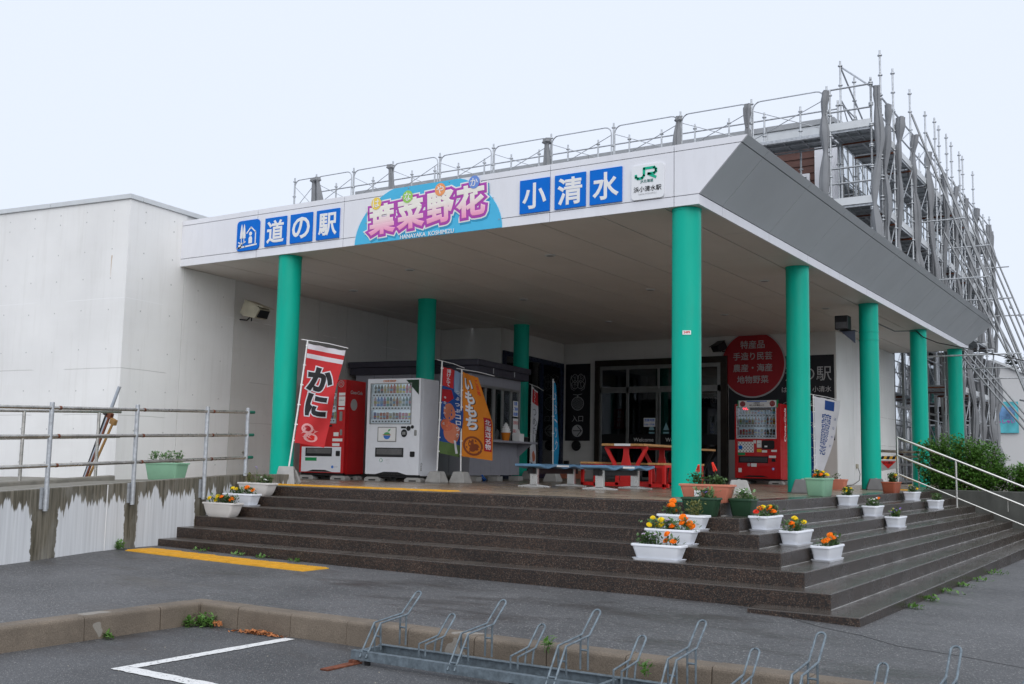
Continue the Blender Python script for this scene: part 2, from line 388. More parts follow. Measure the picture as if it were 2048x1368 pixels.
def rawpart(name, mb, mat, parent):
    me = bpy.data.meshes.new(name); me.from_pydata(mb.v, [], mb.f); me.materials.append(mat); me.update()
    return link(name, me, parent)
def plane_fn(o, ex, ey):
    o, ex, ey = Vector(o), Vector(ex), Vector(ey); n = ex.cross(ey)
    return lambda u, v, w: o + ex * u + ey * v + n * w
def flatpoly(mb, poly, w0=0.0, w1=.002): return mb.prism(poly, w0, w1)
def circle(cx, cy, r, n=28, a0=0, a1=2 * pi, ry=None):
    ry = ry or r
    return [(cx + r * math.cos(a0 + (a1 - a0) * i / n), cy + ry * math.sin(a0 + (a1 - a0) * i / n)) for i in range(n if abs(a1 - a0 - 2 * pi) < 1e-6 else n + 1)]
def rrect(x0, x1, y0, y1, r, n=5):
    out = []
    for (cx, cy, a) in ((x1 - r, y0 + r, -pi / 2), (x1 - r, y1 - r, 0), (x0 + r, y1 - r, pi / 2), (x0 + r, y0 + r, pi)):
        out += [(cx + r * math.cos(a + pi / 2 * i / n), cy + r * math.sin(a + pi / 2 * i / n)) for i in range(n + 1)]
    return out
def stroke(mb, pts, wd, w0=0, w1=.002):
    for a, b in zip(pts[:-1], pts[1:]):
        a = Vector(a); b = Vector(b); d = (b - a); L = d.length
        if L < 1e-6: continue
        d /= L; n = Vector((-d.y, d.x)) * wd / 2; a = a - d * wd * .3; b = b + d * wd * .3
        mb.prism([tuple(a - n), tuple(b - n), tuple(b + n), tuple(a + n)], w0, w1)
    return mb

# ================================================================== GROUND
R_, T_ = .1362, .33
def g_x(x): return float(np.interp(x, [-12, -7.1, -5.4, -3.8, -2, 0, .9, 2, 6, 40], [-.75, -.768, -.80, -.82, -.832, -.838, -.851, -.891, -.95, -1.1]))
def gz(x, y):
    z = g_x(x)
    if x > .5: z -= max(0, y + 2) * .0085 * min(1, (x - .5) / 1.5)
    t = min(1, max(0, (-2.2 - y) / 2.2)); t = t * t * (3 - 2 * t)
    return z * (1 - t) + (-.85 if x < 2 else -.85 - .01 * (min(x, 12) - 2)) * t
xs = sorted(set([-400, -120, -40, -20, -14, -12, -10, -8.6, -7.6, -7.1, -6, -5, -4, -3.07, -2.4, -1.6, -.8, 0, .8, 1.4, 2, 2.6, 3.3, 4, 5, 6.5, 8, 11, 16, 25, 45, 120, 400]))
ys = sorted(set([-400, -120, -40, -20, -12, -9, -7.5, -6.3, -5.3, -4.45, -3.8, -3.2, -2.7, -2.2, -1.7, -1.2, -.5, 0, 1, 2, 4, 6, 8, 10, 12, 16, 20, 26, 34, 50, 90, 200, 600]))
vs_ = [(x, y, max(gz(x, y), -1.6)) for y in ys for x in xs]; nx = len(xs); fs_ = []
for j in range(len(ys) - 1):
    for i in range(nx - 1):
        xm, ym = (xs[i] + xs[i + 1]) / 2, (ys[j] + ys[j + 1]) / 2
        if xm > -3.07 and ym < -4.45: continue
        fs_.append((j * nx + i, j * nx + i + 1, (j + 1) * nx + i + 1, (j + 1) * nx + i))
struct('pavement', MB().add(vs_, fs_), m_asph, smooth=True)
struct('parking_ground', MB().add([(-3.2, -400, -1.03), (400, -400, -1.03), (400, -4.4, -1.03), (-3.2, -4.4, -1.03)], [(0, 1, 2, 3)]), m_park)
# kerb stones, each .6 m
kerb = tag(thing('kerb', None, None), kind='structure')
def kerbstone(x0, x1, y0, y1, front):
    z0, z1 = -1.06, -.845 + random.uniform(-.003, .003); r = .032
    if front == 'y':
        prof = [(y1, z0), (y1, z1)] + [(y0 + .006 + r - r * math.sin(t), z1 - r + r * math.cos(t)) for t in (0, .4, .8, 1.2, pi / 2)] + [(y0, z0)]
        mb = MB().prism(prof, x0, x1, 'x')
    else:
        prof = [(x0, z0), (x0, z1)] + [(x1 - .006 - r + r * math.sin(t), z1 - r + r * math.cos(t)) for t in (0, .4, .8, 1.2, pi / 2)] + [(x1, z0)]
        mb = MB().prism(prof, y0, y1, 'y')
    part('kerb_stone', mb, m_kerb, kerb, bevel=.004)
kerbstone(-2.90, -2.449, -4.62, -4.44, 'y'); kerbstone(-3.08, -2.904, -4.626, -4.44, 'x')
x = -2.445
while x < 9:
    kerbstone(x + .002, x + .597, -4.62 + random.uniform(-.004, .004), -4.44, 'y'); x += .6
y = -4.63
while y > -13:
    kerbstone(-3.08, -2.90 + random.uniform(-.004, .004), y - .717 if y < -4.7 else y - .397, y - .002, 'x'); y -= .72 if y < -4.7 else .40
# parking bay lines
def road_line(poly, name='parking_line'):
    mb = MB(); mb.add([(a, b, -1.025) for a, b in poly], [tuple(range(len(poly)))]); return tag(part(name, mb, m_paint, None), kind='structure')
def wob(a, b, wd, n=40, j=.006):
    a, b = Vector(a), Vector(b); d = (b - a).normalized(); nn = Vector((-d.y, d.x)); L = []; Rr = []
    for i in range(n + 1):
        p = a + (b - a) * i / n
        L.append(p + nn * (wd / 2 + random.uniform(-j, j))); Rr.append(p - nn * (wd / 2 + random.uniform(-j, j)))
    return [(p.x, p.y) for p in L] + [(p.x, p.y) for p in Rr[::-1]]
road_line(wob((-1.775, -6.19), (-1.765, -4.69), .11))
road_line(wob((-1.83, -6.255), (3.6, -6.40), .125, 120))
# crack in the pavement
mb = MB(); cr = [(.85, -1.75), (1.2, -1.83), (1.73, -2.25), (2.1, -2.42), (2.45, -2.75), (2.9, -2.88), (3.33, -3.1), (4.2, -3.3), (5.5, -3.5)]
for a, b in zip(cr[:-1], cr[1:]):
    for q in range(6):
        p = Vector(a).lerp(Vector(b), q / 6); r2 = Vector(a).lerp(Vector(b), (q + 1) / 6); wv = .006
        mb.add([(p.x, p.y - wv, gz(p.x, p.y) + .003), (r2.x, r2.y - wv, gz(r2.x, r2.y) + .003), (r2.x, r2.y + wv, gz(r2.x, r2.y) + .003), (p.x, p.y + wv, gz(p.x, p.y) + .003)], [(0, 1, 2, 3)])
struct('pavement_crack', mb, m_dark)

# ================================================================== STAIRS + PLATFORM
XL = -7.09
def wallx(y): return -7.02 - .11 * (y + 2.4)          # face of the sloping retaining wall
platform = MB().box(-12.2, -.0, .0, 11.7, -.9, -.002)
tag(part('platform', MB().box(-12.2, -.30, .30, 30, -.9, .0), m_floor, None), kind='structure')
stairs = tag(thing('entrance_stairs', None, None), kind='structure')
for i in range(0, 7):
    # step i: top at -i*R, outer edge at y=-i*T, x=+i*T
    z1 = -i * R_; z0 = z1 - R_ + .004 if i < 6 else -1.05
    yo, xo = -i * T_, i * T_; yi, xi = yo + T_ + .02, xo - T_ - .02
    if i == 0: yi, xi = .30, -.30
    mb = MB()
    xl = wallx(yo) - .02 if i < 6 else 1.016
    yr = 11.7 - i * 0.0
    poly = [(xl, yo), (xo, yo), (xo, yr), (xi, yr), (xi, yi), (xl, yi)]
    if i == 0: poly[0] = (-9.9, yo); poly[-1] = (-9.9, yi)
    mb.prism(poly, z0 - (.10 if i < 6 else 0), z1)
    o = part('step', mb, m_step, stairs, bevel=.008)
    if i < 6:
        part('joint_bead', MB().box(xo + .0005, xo + .007, yo, yr, z1 - R_ - .001, z1 - R_ + .004), m_bead, stairs)
# tactile tiles
def tactile(name, x0, x1, y0, y1, zf, bars=True):
    root = tag(thing(name, None, None), kind='structure'); n = max(1, round((x1 - x0) / .3)); wd = (x1 - x0) / n
    tile = MB().box(.004, wd - .004, .003, y1 - y0 - .003, -.02, .006)
    if bars:
        for a in range(8):
            xx = .02 + a * (wd - .04) / 7.5
            tile.box(xx, xx + .016, .02, y1 - y0 - .02, .006, .015)
    me = tile.mesh('tile', m_yel)
    for i in range(n): link('tile', me, root, (x0 + i * wd, y0, zf(x0 + (i + .5) * wd) + (.002 if i % 2 else 0)))
    return root
t1 = tactile('tactile_paving', -6.82, -3.83, -2.38, -1.97, lambda x: gz(x, -2.1) + .001)
t2 = tactile('tactile_paving', -7.75, -3.9, .34, .64, lambda x: .0)
t3 = tactile('tactile_paving', -1.3, -.35, 10.7, 11.2, lambda x: .0)

# ramp with retaining wall
mb = MB()
def rz_(y): return .15 + .045 * y
n = 8; ya, yb = -14.0, 1.1
for (o0, o1) in ((0, -.18),):
    P = [(wallx(ya) + o0, ya, -1.2), (wallx(yb) + o0, yb, -1.2), (wallx(yb) + o0, yb, rz_(0)), (wallx(0) + o0, 0, rz_(0)), (wallx(ya) + o0, ya, rz_(ya)),]
    Q = [(a + o1, b, c) for a, b, c in P]
    mb.add(P + Q, [(0, 1, 2, 3, 4), (9, 8, 7, 6, 5), (0, 5, 6, 1), (1, 6, 7, 2), (2, 7, 8, 3), (3, 8, 9, 4), (4, 9, 5, 0)])
rw = part('wall_body', mb, m_ret, None, bevel=.012)
rwt = thing('retaining_wall', 'low white painted concrete wall with dark water stains beside the steps', 'retaining wall', (-7.1, -2, -.8)); rw.parent = rwt; rw.location = (7.1, 2, .8)
# thin vertical expansion joint bead
box('joint_bead', wallx(-2.55) - .0 + 7.1 + .002, wallx(-2.55) + 7.1 + .008, -2.55 + 2, -2.54 + 2, -.02, .80 + rz_(-2.55) - .01, m_lett, rwt)
mb = MB(); P = [(wallx(ya) - .18, ya, rz_(ya) - .1), (wallx(1.2) - .18, 1.2, .0), (-12, 1.2, .0), (-16, ya, rz_(ya) - .1)]
struct('ramp', MB().add([(wallx(ya) - .18, ya, rz_(ya) - .1), (wallx(-1) - .18, -1, .003), (wallx(1.2) - .18, 1.2, .003), (-12.2, 1.2, .003), (-12.2, -1, .003), (-16, ya, rz_(ya) - .1)], [(0, 1, 4, 5), (1, 2, 3, 4)]), m_conc)
# far kerb of the ramp
fk = thing('ramp_kerb', 'worn concrete upstand kerb along the far side of the ramp', 'kerb', (-9.75, -1, 0))
def fx(y): return -9.55 - .11 * (y + .5)
yy = -.50
while yy > -12:
    y1, y0 = yy - .006, yy - 1.2
    P = [(fx(y0), y0, -.9), (fx(y1), y1, -.9), (fx(y1), y1, .085 + .045 * (y1 + .5)), (fx(y0), y0, .085 + .045 * (y0 + .5))]
    Q = [(a - .15, b, c) for a, b, c in P]
    m_ = MB().add(P + Q, [(0, 1, 2, 3), (7, 6, 5, 4), (0, 4, 5, 1), (1, 5, 6, 2), (2, 6, 7, 3), (3, 7, 4, 0)])
    o = part('kerb_block', m_, m_conc, fk, bevel=.02, loc=(9.75, 1, 0)); yy -= 1.2

# ================================================================== ANNEX (left building, turned 6.6 degrees)
AR = math.atan2(.115, .993)
annex = thing('annex_building', 'white painted concrete annex block with metal coping left of the canopy', 'building', (-10.2, -.04, 0), AR)
def ax(x, y):   # world -> annex local
    dx, dy = x + 10.2, y + .04; return (dx * math.cos(AR) + dy * math.sin(AR), -dx * math.sin(AR) + dy * math.cos(AR))
# front volume in visible wall panels (joints along the side)
joints = [0, 1.32, 2.65, 5.25, 6.25, 7.85, 10.32]
box('wall', -14, -.02, 0, 10.3, -1.2, 4.58, m_wall, annex)
zc = 4.58
for a, b in zip(joints[:-1], joints[1:]):
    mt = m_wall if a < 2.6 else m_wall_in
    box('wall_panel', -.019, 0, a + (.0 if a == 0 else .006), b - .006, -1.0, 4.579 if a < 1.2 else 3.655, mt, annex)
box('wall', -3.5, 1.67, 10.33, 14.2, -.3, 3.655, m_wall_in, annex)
# coping
for i in range(8):
    x1 = -.0 - i * 1.83 + (.03 if i == 0 else -.004)
    box('coping', -(i + 1) * 1.83 + .004, x1, -.03, .25, 4.582, 4.665, m_cap, annex, bevel=.006)
for i in range(6):
    box('coping', -.25, .03, .256 + i * 1.83, .25 + (i + 1) * 1.83 - .006, 4.582, 4.665, m_cap, annex, bevel=.006)
box('roof', -13.9, -.25, .26, 10.2, 4.585, 4.60, m_capd, annex)
# formwork tie plugs
mb = MB()
for z in (4.42, 4.25, 3.75, 3.3, 2.75, 2.1, 1.45, .8, .25):
    for k_ in range(12):
        x = -.35 - k_ * .62; mb.xf(Matrix.Identity(4)); q = MB().cyl(0, 0, -.004, .002, .013, 8); q.xf(Matrix.Translation((x, 0, z + random.uniform(-.02, .02))) @ Matrix.Rotation(pi / 2, 4, 'X')); mb.add(q.v, q.f)
for z in (4.42, 4.25, 3.75, 3.3, 2.75, 2.1, 1.45, .8, .25):
    for k_ in range(14):
        y = .35 + k_ * .66
        if z > 3.6 and y > 1.1: continue
        q = MB().cyl(0, 0, -.002, .004, .013, 8); q.xf(Matrix.Translation((0, y, z + random.uniform(-.02, .02))) @ Matrix.Rotation(pi / 2, 4, 'Y')); mb.add(q.v, q.f)
tag(part('tie_plug', mb, M('tie_plug_mortar', (.52, .52, .51), .8), annex), kind='stuff')
# dark glazed side entrance on the recessed side wall (local x = 1.67)
gf = part('glazed_screen', MB().box(1.672, 1.73, 10.42, 14.1, 0, .12).box(1.672, 1.73, 10.42, 14.1, 2.98, 3.1).box(1.672, 1.73, 10.42, 10.55, .12, 2.98).box(1.672, 1.73, 11.55, 11.66, .12, 2.98).box(1.672, 1.73, 12.6, 12.75, .12, 2.98).box(1.672, 1.73, 13.95, 14.1, .12, 2.98), m_navy, annex)
for a, b in ((10.55, 11.55), (11.66, 12.6), (12.75, 13.95)):
    part('pane', MB().box(1.69, 1.70, a, b, .12, 2.98), m_glass, gf)
part('backing', MB().box(1.671, 1.676, 10.5, 14.05, .1, 3.0), m_dark, gf)

# ================================================================== CANOPY
canopy = thing('entrance_canopy', 'wide flat white canopy on teal columns with a sloping grey right side', 'canopy', (-5, 1.2, 0))
def cpart(name, mb, mat, **kw): return part(name, mb, mat, canopy, loc=(5, -1.2, 0), **kw)
H = 3.66
YF, YE, XR, XT, ZB, ZT, ZM = 1.158, 19.87, -.741, -.10, 3.79, 4.46, 4.375
# core
mb = MB(); mb.box(-10.3, -2.9, YF + .03, 14.35, H + .03, 4.36); mb.box(-2.9, XR - .03, YF + .03, YE - .03, H + .03, 4.36)
cpart('roof_slab', mb, m_dark)
def xslope(z): return XR + (XT - XR) * max(0, (z - ZB)) / (ZT - ZB)
fj = [-10.35, -8.5, -6.62, -4.76, -2.905, -1.076]
G = .005
for a, b in zip(fj, fj[1:] + [None]):
    for z0, z1 in ((H, ZB - G), (ZB + G, ZM - G), (ZM + G, ZT)):
        x1b = xslope(z0) if b is None else b - G; x1t = xslope(z1) if b is None else b - G
        cpart('fascia_panel', MB().prism([(a + G, z0), (x1b, z0), (x1t, z1), (a + G, z1)], YF, YF + .03, 'y'), m_fascia)
# right-hand flare panels
yj = [YF + .001] + [1.95 + 1.83 * i for i in range(10)] + [YE]
for i in range(len(yj) - 1):
    a, b = yj[i] + (G if i else .03), yj[i + 1] - G
    last = i == len(yj) - 2
    cpart('strip_panel', MB().box(XR - .03, XR, a, b, H, ZB - G), m_fascia)
    for z0, z1 in ((ZB + G, ZM - G), (ZM + G, ZT)):
        e0 = (b + .55 * (z0 - ZB) / (ZT - ZB)) if last else b; e1 = (b + .55 * (z1 - ZB) / (ZT - ZB)) if last else b
        v = [(xslope(z0), a, z0), (xslope(z0), e0, z0), (xslope(z1), e1, z1), (xslope(z1), a, z1)]
        v2 = [(p[0] - .03, p[1], p[2] + .012) for p in v]
        cpart('flare_panel', MB().add(v + v2, [(0, 1, 2, 3), (7, 6, 5, 4), (0, 4, 5, 1), (1, 5, 6, 2), (2, 6, 7, 3), (3, 7, 4, 0)]), m_flare)
# dark backing in the joints and end closure
mb = MB().prism([(-10.3, H + .01), (XR - .04, H + .01), (XR - .04, ZB), (XT - .05, ZT - .01), (-10.3, ZT - .01)], YF + .031, YF + .06, 'y')
mb.add([(XR - .035, YF + .04, ZB), (XR - .035, YE, ZB), (XT - .035, YE + .5, ZT - .005), (XT - .035, YF + .04, ZT - .005)], [(0, 1, 2, 3)])
mb.box(XR - .05, XR - .031, YF + .04, YE, H + .01, ZB)
mb.add([(-2.7, YE, H), (XR, YE, H), (XR, YE, ZB), (XT, YE + .55, ZT), (-2.7, YE + .55, ZT)], [(0, 1, 2, 3, 4)])
mb.add([(-10.3, YF + .03, ZT - .004), (XT - .01, YF + .03, ZT - .004), (XT - .01, YE + .5, ZT - .004), (-.9, YE + .5, ZT - .004), (-.9, YF + .6, ZT - .004), (-10.3, YF + .6, ZT - .004)], [(0, 1, 2, 3, 4, 5)])
cpart('joint_backing', mb, m_capd)
# soffit boards
sx = [-1.22 - .93 * i for i in range(0, 11)][::-1]; sx = [-11.45] + sx + [XR - .002]
me_cache = {}
for i in range(len(sx) - 1):
    a, b = sx[i] + .009, sx[i + 1] - .009
    yq = YF + .032
    while yq < YE - .05:
        y2 = min(yq + 1.83, YE - .004)
        if b < -2.7 and yq > 14.3: break
        key = (round(b - a, 3), round(y2 - yq, 3))
        # skip boards wholly inside the annex
        lx, _ = ax(b, yq)
        if not (lx < 0 and yq < 10.3) or lx > -.3:
            if key not in me_cache: me_cache[key] = MB().box(0, b - a, .004, y2 - yq - .004, 0, .02).mesh('soffit_board', m_soffit)
            link('soffit_board', me_cache[key], canopy, (a + 5, yq - 1.2, H + random.uniform(0, .002)))
        yq += 1.83
# recessed downlights
for x, y in ((-6.9, 3.2), (-4.1, 3.2), (-6.9, 6.9), (-4.1, 6.9), (-1.9, 6.9), (-6.9, 10.6), (-4.1, 10.6), (-1.9, 10.6), (-1.9, 3.2), (-9.3, 4.5)):
    d = cpart('downlight', MB().cyl(x, y, H - .012, H + .01, .085, 20), m_cap)
    part('lens', MB().cyl(x, y, H - .014, H - .011, .06, 16), m_capd, d)
# columns
cols = [(-7.94, 1.38), (-8.70, 6.08), (-9.07, 10.3)] + [(-.999, 1.382 + 4.5126 * k_) for k_ in range(5)]
for i, (x, y) in enumerate(cols):
    c = cpart('column', MB().cyl(x, y, -.02, H - .035, .185, 40), m_green, smooth=True)
    part('collar', MB().cyl(x, y, H - .035, H - .001, .19, 40), m_green, c, smooth=True)
    base = part('base_ring', MB().cyl(x, y, -.001, .012, .192, 40), m_conc, c, smooth=True)
    if i == 3:
        ex = Vector((math.cos(.42), math.sin(.42), 0)); n = Vector((math.sin(.42), -math.cos(.42), 0))
        fn = plane_fn(Vector((x, y, 2.05)) + n * .187, ex, (0, 0, 1))
        part('sticker', mapmb(flatpoly(MB(), [(-.052, -.026), (.052, -.026), (.052, .026), (-.052, .026)]), fn), m_lett, c)
        rawpart('lettering', mapmb(textmesh('2499', 0, .004, .085, .028, .03, .003), fn), m_redp, c)

# ================================================================== STATION BUILDING
W = 14.33; XW = -2.76
bld = thing('station_building', 'main station building with entrance under the canopy and brown timber clad upper storey', 'building', (-6, W, 0))
def bp_(name, mb, mat, parent=None, **kw):
    if parent is None: return part(name, mb, mat, bld, loc=(6, -W, 0), **kw)
    return part(name, mb, mat, parent, **kw)
# entrance wall pieces
DX0, DX1, DZ = -9.15, -5.50, 3.14
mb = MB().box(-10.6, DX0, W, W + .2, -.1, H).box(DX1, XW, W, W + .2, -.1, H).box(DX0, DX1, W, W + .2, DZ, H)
bp_('wall', mb, m_wall_in)
bp_('wall', MB().box(XW - .2, XW, W + .2, 20.15, -.1, H), m_wall)
for a, b in ((W + .003, 15.78), (15.80, 17.0), (17.012, 18.6), (18.612, 20.15)):
    bp_('wall_panel', MB().box(XW, XW + .012, a, b, 0.0, H - .002), m_wall)
# interior room
bp_('interior', MB().box(-10.4, -3.0, 19.9, 20.0, 0, H).box(-10.4, -10.3, W + .2, 19.9, 0, H).box(-3.1, -3.0, W + .2, 19.9, 0, H).box(-10.3, -3.1, W + .2, 19.9, 3.2, 3.25), M('dim_interior_wall', (.42, .40, .35), .7))
# entrance frame
fr = MB().box(DX0 - .04, DX1 + .05, W - .10, W + .02, 3.0, 3.16).box(DX0 - .04, DX0 + .10, W - .10, W + .02, 0, 3.0).box(DX1 - .12, DX1 + .05, W - .10, W + .02, 0, 3.0)
ent = bp_('entrance_frame', fr, m_bronze, bevel=.006)
fa = MB()
for x0, x1, z0, z1 in ((-9.05, -5.62, 2.90, 3.0), (-9.05, -5.62, 2.28, 2.44), (-9.05, -8.99, 0, 2.9), (-8.27, -8.19, 0, 2.9), (-7.41, -7.36, 0, 2.28), (-7.33, -7.28, 0, 2.28), (-5.72, -5.62, 0, 2.9), (-6.5, -6.42, 0, 2.9), (-9.05, -5.62, 0, .08), (-7.37, -7.31, 2.44, 2.9)):
    fa.box(x0, x1, W - .06, W - .01, z0, z1)
bp_('door_frame', fa, m_alu, bevel=.003)
for x0, x1, z0, z1 in ((-8.99, -8.27, 2.44, 2.9), (-8.19, -7.37, 2.44, 2.9), (-7.31, -6.5, 2.44, 2.9), (-6.42, -5.72, 2.44, 2.9), (-8.99, -8.27, .08, 2.28), (-8.19, -7.41, .08, 2.28), (-7.28, -6.5, .08, 2.28), (-6.42, -5.72, .08, 2.28)):
    gp = bp_('glass_pane', MB().box(x0, x1, W - .04, W - .034, z0, z1), m_glass)
    if z1 < 2.4 and x0 > -8.5 and x0 < -7:
        fn = plane_fn((0, W - .042, 0), (1, 0, 0), (0, 0, 1)); cx = (x0 + x1) / 2
        part('manifestation_band', MB().box(x0, x1, W - .0425, W - .0405, .93, 1.19), m_black, gp)
        rawpart('lettering', mapmb(textmesh('Welcome', cx + .04, 1.05, .57, .16, .0, .003), fn), m_lett, gp)
        tcx = x1 - .12 if x0 < -8 else x0 + .16
        t = flatpoly(MB(), [(tcx - .08, 1.3), (tcx + .08, 1.3), (tcx, 1.5)], 0, .002); t.box(tcx - .08, tcx + .08, 1.21, 1.25, 0, .002)
        part('sticker', mapmb(t, fn), M('pale_cyan_sticker', (.25, .45, .5), .6), gp)
    elif z1 < 2.4:
        part('manifestation_band', MB().box(x0, x1, W - .0425, W - .0405, .93, 1.19), m_black, gp)
box_s = bp_('door_sensor', MB().box(-7.65, -7.3, W - .11, W - .06, 2.37, 2.43), m_alu, bevel=.01)
bp_('threshold', MB().box(DX0, DX1, W - .2, W + .2, -.001, .015), m_alu)
# paper notices on the glass
def notice(x, z, wd, ht, lines, y, label, colr=m_lett, ink=None, rz=0, nm='paper_notice'):
    t = thing(nm, label, 'notice', (x, y, z)); fn = plane_fn((0, 0, 0), (1, 0, 0), (0, 0, 1))
    part('sheet', mapmb(flatpoly(MB(), [(-wd / 2, -ht / 2), (wd / 2, -ht / 2), (wd / 2, ht / 2), (-wd / 2, ht / 2)]), fn), colr, t)
    n = len(lines); mb = MB()
    for i, s in enumerate(lines):
        q = textmesh(s, 0, ht / 2 - ht * (i + .5) / n, wd * .86, ht / n * .62, .01, .004); mb.add(q.v, q.f)
    rawpart('lettering', mapmb(mb, fn), ink or m_ink, t); t.rotation_euler = (0, 0, rz); return t
notice(-7.59, 1.50, .33, .23, ['営業時間', '8:30～17:00'], W - .046, 'white notice on the glass of the sliding entrance door', ink=m_blue)
notice(-6.27, 1.62, .2, .26, ['お知らせ'], W - .046, 'small white notice on the glass right of the big front column')
# interior bits seen through the glass
it = thing('hanging_banner', 'small red cloth hanging inside left of the entrance doors', 'banner', (-8.75, W + .5, 1.9))
part('cloth', MB().box(-.15, .15, 0, .01, -.55, 0), m_fred, it); rawpart('lettering', mapmb(vtext('おみやげ', .0, -.27, .12, .45, weight=.01), plane_fn((0, -.002, 0), (1, 0, 0), (0, 0, 1))), m_lett, it)
it = thing('shop_counter', 'pale counter standing inside behind the entrance glass', 'counter', (-7.2, W + 3, 0))
part('body', MB().box(-1.3, 1.3, 0, .6, 0, .95), M('pale_counter', (.35, .34, .32), .5), it); part('top', MB().box(-1.35, 1.35, -.05, .65, .95, .99), m_timber, it)
it = thing('hanging_sign', 'dark hanging INFORMATION board inside above the counter', 'sign', (-6.9, W + 3, 2.25))
part('board', MB().box(-1.2, 1.2, 0, .04, -.18, .18), m_signblk, it); rawpart('lettering', mapmb(textmesh('INFORMATION', 0, 0, 1.9, .17), plane_fn((0, -.002, 0), (1, 0, 0), (0, 0, 1))), m_lettg, it)
for i, (x, hgt) in enumerate(((-5.9, 1.5), (-9.0 + .35, 1.25))):
    it = thing('display_shelf', ['dark shelf unit behind the right-hand entrance glass', 'dark shelf unit behind the left-hand entrance glass'][i], 'shelf', (x, W + 1.2, 0))
    for k_ in range(4): part('shelf', MB().box(-.3, .3, 0, .4, .15 + k_ * hgt / 4, .18 + k_ * hgt / 4), m_alu, it)
    part('frame', MB().box(-.32, -.3, 0, .4, 0, hgt).box(.3, .32, 0, .4, 0, hgt), m_black, it)
    for k_ in range(10): 
        c_ = [(.4, .05, .04), (.5, .4, .1), (.1, .2, .4), (.5, .5, .48)][k_ % 4]; part('goods', MB().box(-.26 + (k_ % 5) * .11, -.18 + (k_ % 5) * .11, .05, .15, .18 + (1 + k_ // 5) * hgt / 4, .36 + (1 + k_ // 5) * hgt / 4), M('goods_%d' % (k_ % 4), c_, .5), it)

# upper storey: front faces -y at 14.4, right side x=-2.73
UY, UX = 14.42, -2.74
bp_('upper_core', MB().box(-18, UX - .12, UY + .12, 34, H + .05, 8.7), m_dark)
z = 4.4; k_ = 0
while z < 8.42:
    sb = [(-18, -3.22)]
    if 5.95 < z < 7.6: sb = [(-18, -4.75), (-3.35, -3.22)]
    for a, b in sb:
        v = [(a, UY - .001, z + .002), (b, UY - .001, z + .002), (b, UY + .022, z + .188), (a, UY + .022, z + .188)]
        bp_('siding_board', MB().add(v + [(p[0], UY + .05, p[2]) for p in v], [(0, 1, 2, 3), (7, 6, 5, 4), (0, 4, 5, 1), (1, 5, 6, 2), (2, 6, 7, 3), (3, 7, 4, 0)]), m_siding)
    z += .19; k_ += 1
bp_('corner_post', MB().box(-3.22, UX, UY - .04, UY + .3, 4.4, 8.52), m_white)
wf = bp_('window', MB().box(-4.75, -3.35, UY - .05, UY + .05, 6.05, 6.12).box(-4.75, -3.35, UY - .05, UY + .05, 7.53, 7.61).box(-4.75, -4.68, UY - .05, UY + .05, 6.12, 7.53).box(-3.42, -3.35, UY - .05, UY + .05, 6.12, 7.53), m_white)
part('pane', MB().box(-4.68, -3.42, UY, UY + .01, 6.12, 7.53), m_glasspale, wf)
for a in range(9):
    x0 = -18 + a * 1.7; x1 = min(x0 + 1.694, UX + .06)
    bp_('parapet_panel', MB().box(x0, x1, UY - .07, UY + .2, 8.53, 8.78), m_cap); bp_('coping', MB().box(x0, x1, UY - .11, UY + .24, 8.785, 8.93), m_capd, bevel=.01)
for a in range(10):
    y0 = UY + .26 + a * 1.9
    bp_('parapet_panel', MB().box(UX - .2, UX + .06, y0, y0 + 1.894, 8.53, 8.78), m_cap); bp_('coping', MB().box(UX - .24, UX + .1, y0, y0 + 1.894, 8.785, 8.93), m_capd)
# curtain wall on the right side
cw = MB()
y = UY + .3
ycw = []
while y < 33: ycw.append(y); y += .47
for y in ycw: cw.box(UX - .03, UX + .006, y - .016, y + .016, 4.3, 8.53)
for zz in (4.32, 5.6, 6.95, 8.5): cw.box(UX - .03, UX + .004, ycw[0], ycw[-1], zz - .03, zz + .03)
cwo = bp_('curtain_wall_frame', cw, m_alu)
for a, b in zip(ycw[:-1], ycw[1:]):
    for z0, z1 in ((4.35, 5.57), (5.63, 6.92), (6.98, 8.47)):
        part('pane', MB().box(UX - .012, UX - .006, a + .018, b - .018, z0, z1), m_glasspale, cwo)
# ground-floor glazing beyond the white wall
cw = MB(); ycw = [20.2 + i * 1.15 for i in range(9)]
for y in ycw: cw.box(XW - .05, XW + .02, y - .03, y + .03, 0, 4.3)
for zz in (.06, .55, 2.2, 4.25): cw.box(XW - .04, XW + .014, ycw[0], ycw[-1], zz - .03, zz + .03)
cwo = bp_('shopfront_frame', cw, m_alu)
for a, b in zip(ycw[:-1], ycw[1:]):
    for z0, z1 in ((.09, .52), (.58, 2.17), (2.23, 4.22)):
        part('pane', MB().box(XW - .02, XW - .014, a + .03, b - .03, z0, z1), m_glasspale, cwo)
bp_('core_wall', MB().box(-12, XW - .12, 20.0, 33, -.1, 4.3), m_dark)
# little projecting wing far back, brown boards and white window
wing = MB().box(-3.1, -1.85, 27.2, 33, 0, 4.4)
bp_('wing_wall', wing, m_dark)
for i in range(21):
    z = .1 + i * .2
    bp_('siding_board', MB().box(-3.0, -2.72, 27.15, 27.19, z, z + .192), m_siding)
for z0, z1 in ((.2, 1.9), (2.6, 4.2)):
    wf = bp_('window', MB().box(-2.70, -1.9, 27.14, 27.19, z0 - .05, z1 + .05), m_white); part('pane', MB().box(-2.62, -1.98, 27.125, 27.138, z0, z1), m_glasspale, wf)
